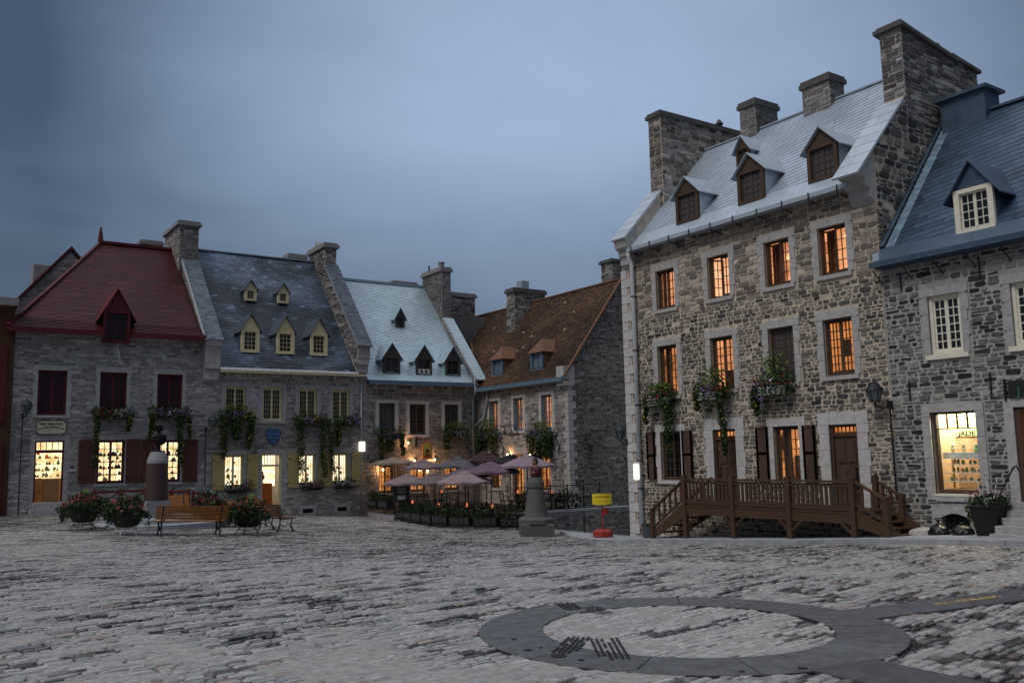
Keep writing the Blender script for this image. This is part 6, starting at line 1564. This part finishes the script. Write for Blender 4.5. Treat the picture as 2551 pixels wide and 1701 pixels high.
bench('brown bench with curled iron legs seen end on, right of the planters', (10.62, 30.6, gz(10.6, 30.6)), R(100), 1.7, 'bench_dark', 'black')
bench('small stretch of orange bench behind the front bench', (8.75, 35.9, gz(8.7, 35.9) + .05), R(0), 1.0, 'bench_wood', 'black')
def planter_pot(x, y, label, potmat, stand, cols, rf=.62, top=.95, pot_r=.42, plume=0, wire=True):
    z = gz(x, y)
    T = thing('flower_planter', label, 'planter', (x, y, z), 'round flower planters on stands')
    m = MB(); m.lathe((x, y, z), [(.20, .24), (.33, .28), (pot_r, .45), (pot_r + .02, .62), (pot_r - .03, .63)], 20); m.build('pot', potmat, T)
    m = MB()
    for k in range(5):
        a = 2 * math.pi * k / 5 + .3; m.tube([(x + .40 * math.cos(a), y + .40 * math.sin(a), z), (x + .30 * math.cos(a), y + .30 * math.sin(a), z + .18), (x + .24 * math.cos(a), y + .24 * math.sin(a), z + .26)], .012, 5)
    m.tube([(x + .31 * math.cos(2 * math.pi * k / 16), y + .31 * math.sin(2 * math.pi * k / 16), z + .17) for k in range(17)], .011, 5); m.build('stand', stand, T)
    m = MB(); leaves(m, (x, y, z + .78), (rf * .8, rf * .8, .2), 420, .055, LEAF_D)
    for k in range(13):
        a = rnd(0, 6.28); q = rf * math.sqrt(rnd(.05, 1)); leaves(m, (x + q * math.cos(a), y + q * math.sin(a), z + rnd(.68, 1.02) - .12 * (q / rf) ** 2), (rnd(.12, .26), rnd(.12, .26), rnd(.10, .24)), 85, .05, LEAF_D + LEAF[:2])
    for k in range(9):
        a = rnd(0, 6.28); q = rf * rnd(.2, .8); leaves(m, (x + q * math.cos(a), y + q * math.sin(a), z + rnd(1.0, 1.18)), (.05, .05, .14), 22, .045, LEAF)
    for k in range(12):
        a = 2 * math.pi * k / 12 + rnd(-.25, .25); dl = rnd(.15, .42); leaves(m, (x + rf * rnd(.85, 1.05) * math.cos(a), y + rf * rnd(.85, 1.05) * math.sin(a), z + .72 - dl * .6), (.10, .10, dl * .7), 75, .042, LEAF_D)
    if plume:
        for k in range(11):
            a = rnd(0, 6.28); b = Vector((math.cos(a), math.sin(a), 1.1)).normalized() * rnd(.3, .45); p = Vector((x, y, z + 1.02)); w = Vector((-b.y, b.x, 0)).normalized() * .09
            m.poly([p, p + b * .6 + w, p + b + Vector((0, 0, -.05)), p + b * .6 - w], 0, jit((.10, .17, .13), .2))
    m.build('foliage', 'leaf', T)
    g = MB()
    for c_, k in cols:
        for _ in range(k):
            a = rnd(0, 6.28); q = rf * math.sqrt(rnd(0, 1)); leaves(g, (x + q * math.cos(a), y + q * math.sin(a), z + .80 + .30 * (1 - (q / rf) ** 2) + rnd(-.08, .08)), (.05, .05, .04), 5, .036, c_)
    g.build('flowers', 'petal', T)
planter_pot(4.95, 32.0, 'overgrown round planter with dark red and orange flowers, leftmost', 'pot', 'black', [(REDF, 50), (ORG_F, 16), (PNK, 14)], .66)
planter_pot(5.78, 29.6, 'round brown planter on thin white wire stand with pink flowers', 'pot', 'white_pipe', [(PNK, 50), (REDF, 20), (ORG_F, 8)], .62)
planter_pot(9.32, 29.0, 'round dark planter of orange and pink flowers right of the front bench', 'black_pot', 'black', [(ORG_F, 40), (PNK, 40), (YEL, 8)], .64)
planter_pot(9.2, 32.9, 'planter with broad grey green leaves and red flowers behind the front bench', 'pot', 'black', [(REDF, 40), (PNK, 18)], .55, plume=1)
def taro():
    for x, y, z, lab in ((9.42, 29.0, -1.25, 'single round light green leaf rising from the right planter'), (5.0, 32.2, -1.0, 'leafy stem rising from the leftmost planter')):
        m = MB(); m.tube([(x, y, z - .25), (x, y, z)], .012, 5); n = 12
        c = Vector((x, y - .02, z + .08)); m.poly([c + Vector((.11 * math.cos(2 * math.pi * k / n), .03 * math.sin(2 * math.pi * k / n), .10 * math.sin(2 * math.pi * k / n))) for k in range(n)], 0, (.14, .19, .05))
        o = m.build('tall_leaf', 'leaf', at=(x, y, z - .25)); tag(o, lab, 'plant')
taro()
def barrier(x0, x1, y, label):
    z0 = gz((x0 + x1) / 2, y); T = thing('red_barrier', label, 'barrier', ((x0 + x1) / 2, y, z0), 'red wooden barriers before the red roofed house')
    m = MB(); m.box(x0, x1, y - .03, y + .03, z0 + .95, z0 + 1.05); m.box(x0, x1, y - .03, y + .03, z0 + .35, z0 + .43); m.build('rail', 'red_trim', T)
    m = MB(); n = 2
    for i in range(n):
        a = x0 + (x1 - x0) * i / n; b = x0 + (x1 - x0) * (i + 1) / n
        m.bar((a, y, z0 + .43), (b, y, z0 + .95), .05); m.bar((a, y, z0 + .95), (b, y, z0 + .43), .05)
    m.build('cross_brace', 'red_trim', T)
    for i in range(n + 1): m = MB(); xx = x0 + (x1 - x0) * i / n; m.box(xx - .04, xx + .04, y - .05, y + .05, z0, z0 + 1.12); m.build('post', 'red_trim', T)
barrier(6.3, 8.2, 38.5, 'dark red cross braced barrier left of the granite pedestal')
barrier(8.5, 9.9, 38.5, 'dark red cross braced barrier right of the granite pedestal')
barrier(10.05, 11.0, 38.5, 'short dark red barrier by the yellow shutter')

# ------------------------------------------------------------------ wooden porch of the tall house
def porch():
    T = thing('wooden_porch', 'brown wooden porch with railing and stairs at both ends before the tall house doors', 'porch', (19.2, 16, -2.5))
    X0, Y0, Y1, F = 18.4, 13.05, 18.5, -1.50
    m = MB()
    for i in range(11): m.box(X0 - .03, 19.95, Y0 + (Y1 - Y0) * i / 11 + .004, Y0 + (Y1 - Y0) * (i + 1) / 11 - .004, F - .05, F)
    m.build('deck', 'wood', T)
    m = MB(); m.box(X0 - .02, X0 + .08, Y0 - .05, Y1 + .1, -1.78, -1.555); m.box(X0 - .05, X0 + .1, Y0 - .05, Y1 + .1, -1.46, -1.41); m.build('beam', 'wood', T)
    P = MB()
    rail = MB(); rail.box(X0 - .06, X0 + .07, Y0, Y1 + .05, -.83, -.78); rail.box(X0 - .025, X0 + .035, Y0, Y1 + .05, -.93, -.85); rail.box(X0 - .025, X0 + .035, Y0, Y1, -1.405, -1.36); rail.build('rail', 'wood', T)
    n = 38
    for i in range(n):
        y = Y0 + .12 + (Y1 - Y0 - .24) * (i + .5) / n
        b = MB(); b.box(X0 - .012, X0 + .022, y - .038, y + .038, -1.38, -.86); b.build('baluster', 'wood', T)
    for y in (Y0, 14.88, 16.73, Y1):
        zg = gz(X0, y) + .05; p = MB(); p.box(X0 - .075, X0 + .055, y - .065, y + .065, zg, -.70); o = p.build('post', 'wood', T)
        for s_ in (-1, 1):
            if (y == Y0 and s_ < 0) or (y == Y1): continue
            b = MB(); b.bar((X0, y + s_ * .05, -2.04), (X0, y + s_ * .36, -1.76), .07, .05); b.build('brace', 'wood', o)
    # stairs
    def stairs(ya, za, yb, zb, x0, x1, steps, s_, name):
        m = MB(); dy = (yb - ya) / steps; dz = (zb - za) / steps
        for i in range(steps): m.box(x0, x1, min(ya + dy * i, ya + dy * (i + 1)) - .02, max(ya + dy * i, ya + dy * (i + 1)) + .02, za + dz * (i + .9) - .04, za + dz * (i + .9))
        o = m.build('stair', 'wood', T)
        for xx in (x0 - .03, x1):
            m = MB(); m.prism([(xx, ya, za - .36), (xx, ya, za + .05), (xx, yb, zb + .22), (xx, yb, zb)], [(xx + .05, ya, za - .36), (xx + .05, ya, za + .05), (xx + .05, yb, zb + .22), (xx + .05, yb, zb)]); m.build('stringer', 'wood', o)
        return o
    def srail(xx, ya, za, yb, zb, zt, zfoot, nb, o):
        m = MB(); m.bar((xx, ya, za), (xx, yb, zb), .09, .05); m.bar((xx, ya, za - .52), (xx, yb, zb - .52), .06, .05); m.build('stair_rail', 'wood', o)
        for i in range(nb):
            t = (i + .7) / nb; y = ya + (yb - ya) * t; z = za + (zb - za) * t; m = MB(); m.box(xx - .02, xx + .02, y - .035, y + .035, z - .52, z - .03); m.build('stair_baluster', 'wood', o)
        m = MB(); m.box(xx - .06, xx + .06, yb - .06, yb + .06, zfoot, zt); m.build('newel_post', 'wood', o)
    zf = gz(18.4, 19.9) + .1
    o = stairs(18.55, F, 19.9, zf, 18.43, 19.5, 5, 1, 'stair'); srail(18.4, 18.5, -.80, 19.88, -1.72, -1.68, zf - .12, 6, o); srail(19.5, 18.5, -.80, 19.88, -1.72, -1.68, zf - .1, 6, o)
    zf = gz(18.4, 12.2) + .1
    o = stairs(13.0, F, 12.25, zf, 18.43, 19.68, 4, -1, 'stair'); srail(18.4, 13.0, -.80, 12.2, -1.2, -1.14, zf - .1, 3, o); srail(19.7, 13.3, -.82, 12.65, -1.2, -1.16, zf - .05, 3, o)
    p = MB(); p.box(19.64, 19.76, 13.26, 13.38, F, -.70); p.build('post', 'wood', T)
porch()

# ------------------------------------------------------------------ small things on the pavement
def small():
    S = thing('street_plate', 'bright white plate with two holes on the white downpipe', 'sign', (19.8, 22.05, -.65)); pl = PL('X', 19.8)
    P = rrect(21.92, 22.19, -.92, -.39, .06); m = MB(); m.prism([pl(*p, 0) for p in P], [pl(*p, .02) for p in P]); o = m.build('plate', 'plate_glow', S)
    for u in (21.99, 22.12): m = MB(); m.ball(pl(u, -.82, .02), .018); m.build('bolt', 'ink', o)
    m = MB(); m.pbox(pl, 22.0, 22.1, -.5, -.45, -.06, 0); m.build('clamp', 'black', S)
    x, y = 18.9, 20.65; z = gz(x, y) + .105
    T = thing('litter_bin', 'grey round litter bin at the foot of the white downpipe', 'bin', (x, y, z)); m = MB(); m.lathe((x, y, z), [(.15, 0), (.18, .38), (.19, .39)], 18); m.build('body', 'bin', T)
    m = MB(); m.lathe((x, y, z + .392), [(.195, 0), (.19, .03), (.06, .05)], 18); m.build('lid', 'black', T)
    x, y = 19.0, 22.9; z = gz(x, y) + .1
    T = thing('banner_stand', 'yellow banner on a red pole with heavy red base at the lane entrance', 'sign', (x, y, z))
    m = MB(); m.lathe((x, y, z), [(.30, 0), (.325, .04), (.325, .20), (.20, .26)], 8); m.build('base', 'sign_red', T)
    m = MB(); m.tube([(x, y, z + .24), (x, y, z + 1.15)], .024, 8); m.build('pole', 'sign_red', T)
    c = Vector((x, y, 0)); q = Vector((.826, -.563, 0)); nn = Vector((-.563, -.826, 0))
    m = MB(); n = 8
    for i in range(n):
        a, b = -1 + 2 * i / n, -1 + 2 * (i + 1) / n; P = [c + q * .315 * t + nn * (.10 * (1 - t * t) + e) for t, e in ((a, 0), (b, 0), (b, .02), (a, .02))]
        m.hexa([p + Vector((0, 0, z + 1.07 - .03 * (1 - ((a + b) / 2) ** 2))) for p in P] + [p + Vector((0, 0, z + 1.40 + .01 * (1 - ((a + b) / 2) ** 2))) for p in P])
    o = m.build('banner', 'sign_yellow', T)
    class Qc:
        k = 'Q'
        def __call__(s, u, v, d=0.): t = u / .315; return tuple(c + q * u + nn * (.10 * (1 - t * t) + .02 + d) + Vector((0, 0, v)))
    text('CHANTIER', Qc(), 0, z + 1.28, .002, .055, 'sign_orange', o, width=.46); text('- - - - - -', Qc(), 0, z + 1.16, .002, .05, 'sign_orange', o, width=.42)
    m = MB(); m.box(x + .03, x + .17, y - .13, y - .01, z + .72, z + .94); m.build('red_box', 'sign_red', T)
    # rubbish bags, block and planter before the shop
    for (x, y), r_, lab in (((19.52, 11.68), .21, 'black rubbish bag tied in a tall knot beside the flat stone block'), ((19.48, 11.10), .21, 'squat black rubbish bag beside the big black planter')):
        z = gz(x, y) + .105; T = thing('rubbish_bag', lab, 'rubbish bag', (x, y, z), 'black rubbish bags on the pavement'); m = MB(); n = 22; tall = 'tall' in lab
        prof = [(.7, 0), (1., .10), (1.04, .30), (.95, .55), (.78, .8), (.52, 1.0), (.24, 1.15), (.10, 1.28), (.13, 1.42), (.28, 1.62), (.2, 1.75), (.04, 1.8)] if tall else [(.8, 0), (1.1, .12), (1.14, .3), (1.06, .5), (.9, .7), (.68, .88), (.42, 1.), (.2, 1.08), (.16, 1.16), (.26, 1.26), (.05, 1.3)]
        pf = []
        for (q0, h0), (q1, h1) in zip(prof, prof[1:]): pf += [(q0 + (q1 - q0) * k / 3, h0 + (h1 - h0) * k / 3) for k in range(3)]
        pf.append(prof[-1]); n = 40
        def bagr(q_, h, th):
            v = Vector((math.cos(th) * q_ * 1.6, math.sin(th) * q_ * 1.6, h * 1.6 + x)); f_ = 1 + .20 * mnoise.noise(v * 1.1) - .16 * abs(mnoise.noise(v * 2.6)) - .10 * abs(mnoise.noise(v * 5.5))
            return r_ * q_ * f_
        m.loft([[(x + bagr(q_, h, 2 * math.pi * k / n) * math.cos(2 * math.pi * k / n), y + 1.12 * bagr(q_, h, 2 * math.pi * k / n) * math.sin(2 * math.pi * k / n), z + r_ * h) for k in range(n)] for q_, h in pf]); m.build('sack', 'bag', T, True)
    x, y = 19.5, 12.08; z = gz(x, y) + .105; m = MB(); m.hexa([(x - .2, y - .24, z), (x + .3, y - .2, z), (x + .3, y + .2, z), (x - .2, y + .22, z), (x - .18, y - .2, z + .12), (x + .3, y - .18, z + .16), (x + .3, y + .18, z + .16), (x - .17, y + .19, z + .11)]); tag(m.build('stone_block', 'cut_stone', at=(x, y, z)), 'flat pale stone block left of the rubbish bags', 'block')
    x, y = 19.35, 10.38; z = gz(x, y) + .1; T = thing('flower_planter', 'big square black planter with pink flowers and bare branches by the shop steps', 'planter', (x, y, z))
    m = MB(); m.lathe((x, y, z), [(.30, 0), (.42, .58), (.45, .60), (.45, .64)], 4, 0, R(45)); m.build('pot', 'black_pot', T)
    m = MB(); leaves(m, (x, y, z + .72), (.36, .42, .18), 420, .05, LEAF_D); leaves(m, (x - .05, y + .38, z + .52), (.15, .14, .26), 160, .045, LEAF); m.build('foliage', 'leaf', T)
    m = MB()
    for dx, dy, h in ((0, .02, .75), (.05, -.12, .62), (-.03, .16, .6)): m.tube([(x, y + dy * .3, z + .6), (x + dx, y + dy, z + .6 + h * .5), (x + dx * 1.5, y + dy * 1.4, z + .62 + h)], [.018, .014, .008], 6)
    m.build('branch', 'white_paint', T)
    g = MB()
    for _ in range(30): leaves(g, (x + rnd(-.3, .2), y + rnd(-.4, .4), z + .82 + rnd(-.08, .12)), (.05, .05, .04), 4, .032, random.choice((PNK, WHT, PNK)))
    leaves(g, (x, y, z + 1.05), (.16, .2, .28), 40, .04, LEAF_D); g.build('flowers', 'petal', T)
    m = MB(); m.tube([(19.25, 10.02, -1.9), (19.22, 10.08, -1.75), (19.2, 10.14, -1.2), (19.3, 9.8, -.52), (19.3, 9.72, -.46), (19.32, 9.70, -.56)], .022, 8); m.tube([(19.25, 10.02, -1.95), (19.22, 10.08, -1.75)], .03, 6)
    tag(m.build('handrail', 'black', at=(19.2, 10.1, -1.9)), 'black iron handrail bent up the shop steps', 'handrail')
    m = MB(); m.tube([(21.2, 26.6, -2.2), (22.6, 28.4, -2.6), (25.5, 31.2, -3.4)], .022, 6)
    for p in ((21.2, 26.6, -2.2), (22.6, 28.4, -2.6), (24.2, 30., -3.05)): m.tube([p, (p[0], p[1], p[2] - .9)], .02, 6)
    tag(m.build('lane_handrail', 'black', at=(22, 27.5, -3)), 'thin black handrail sloping down into the lane beside the gable wall', 'handrail')
small()
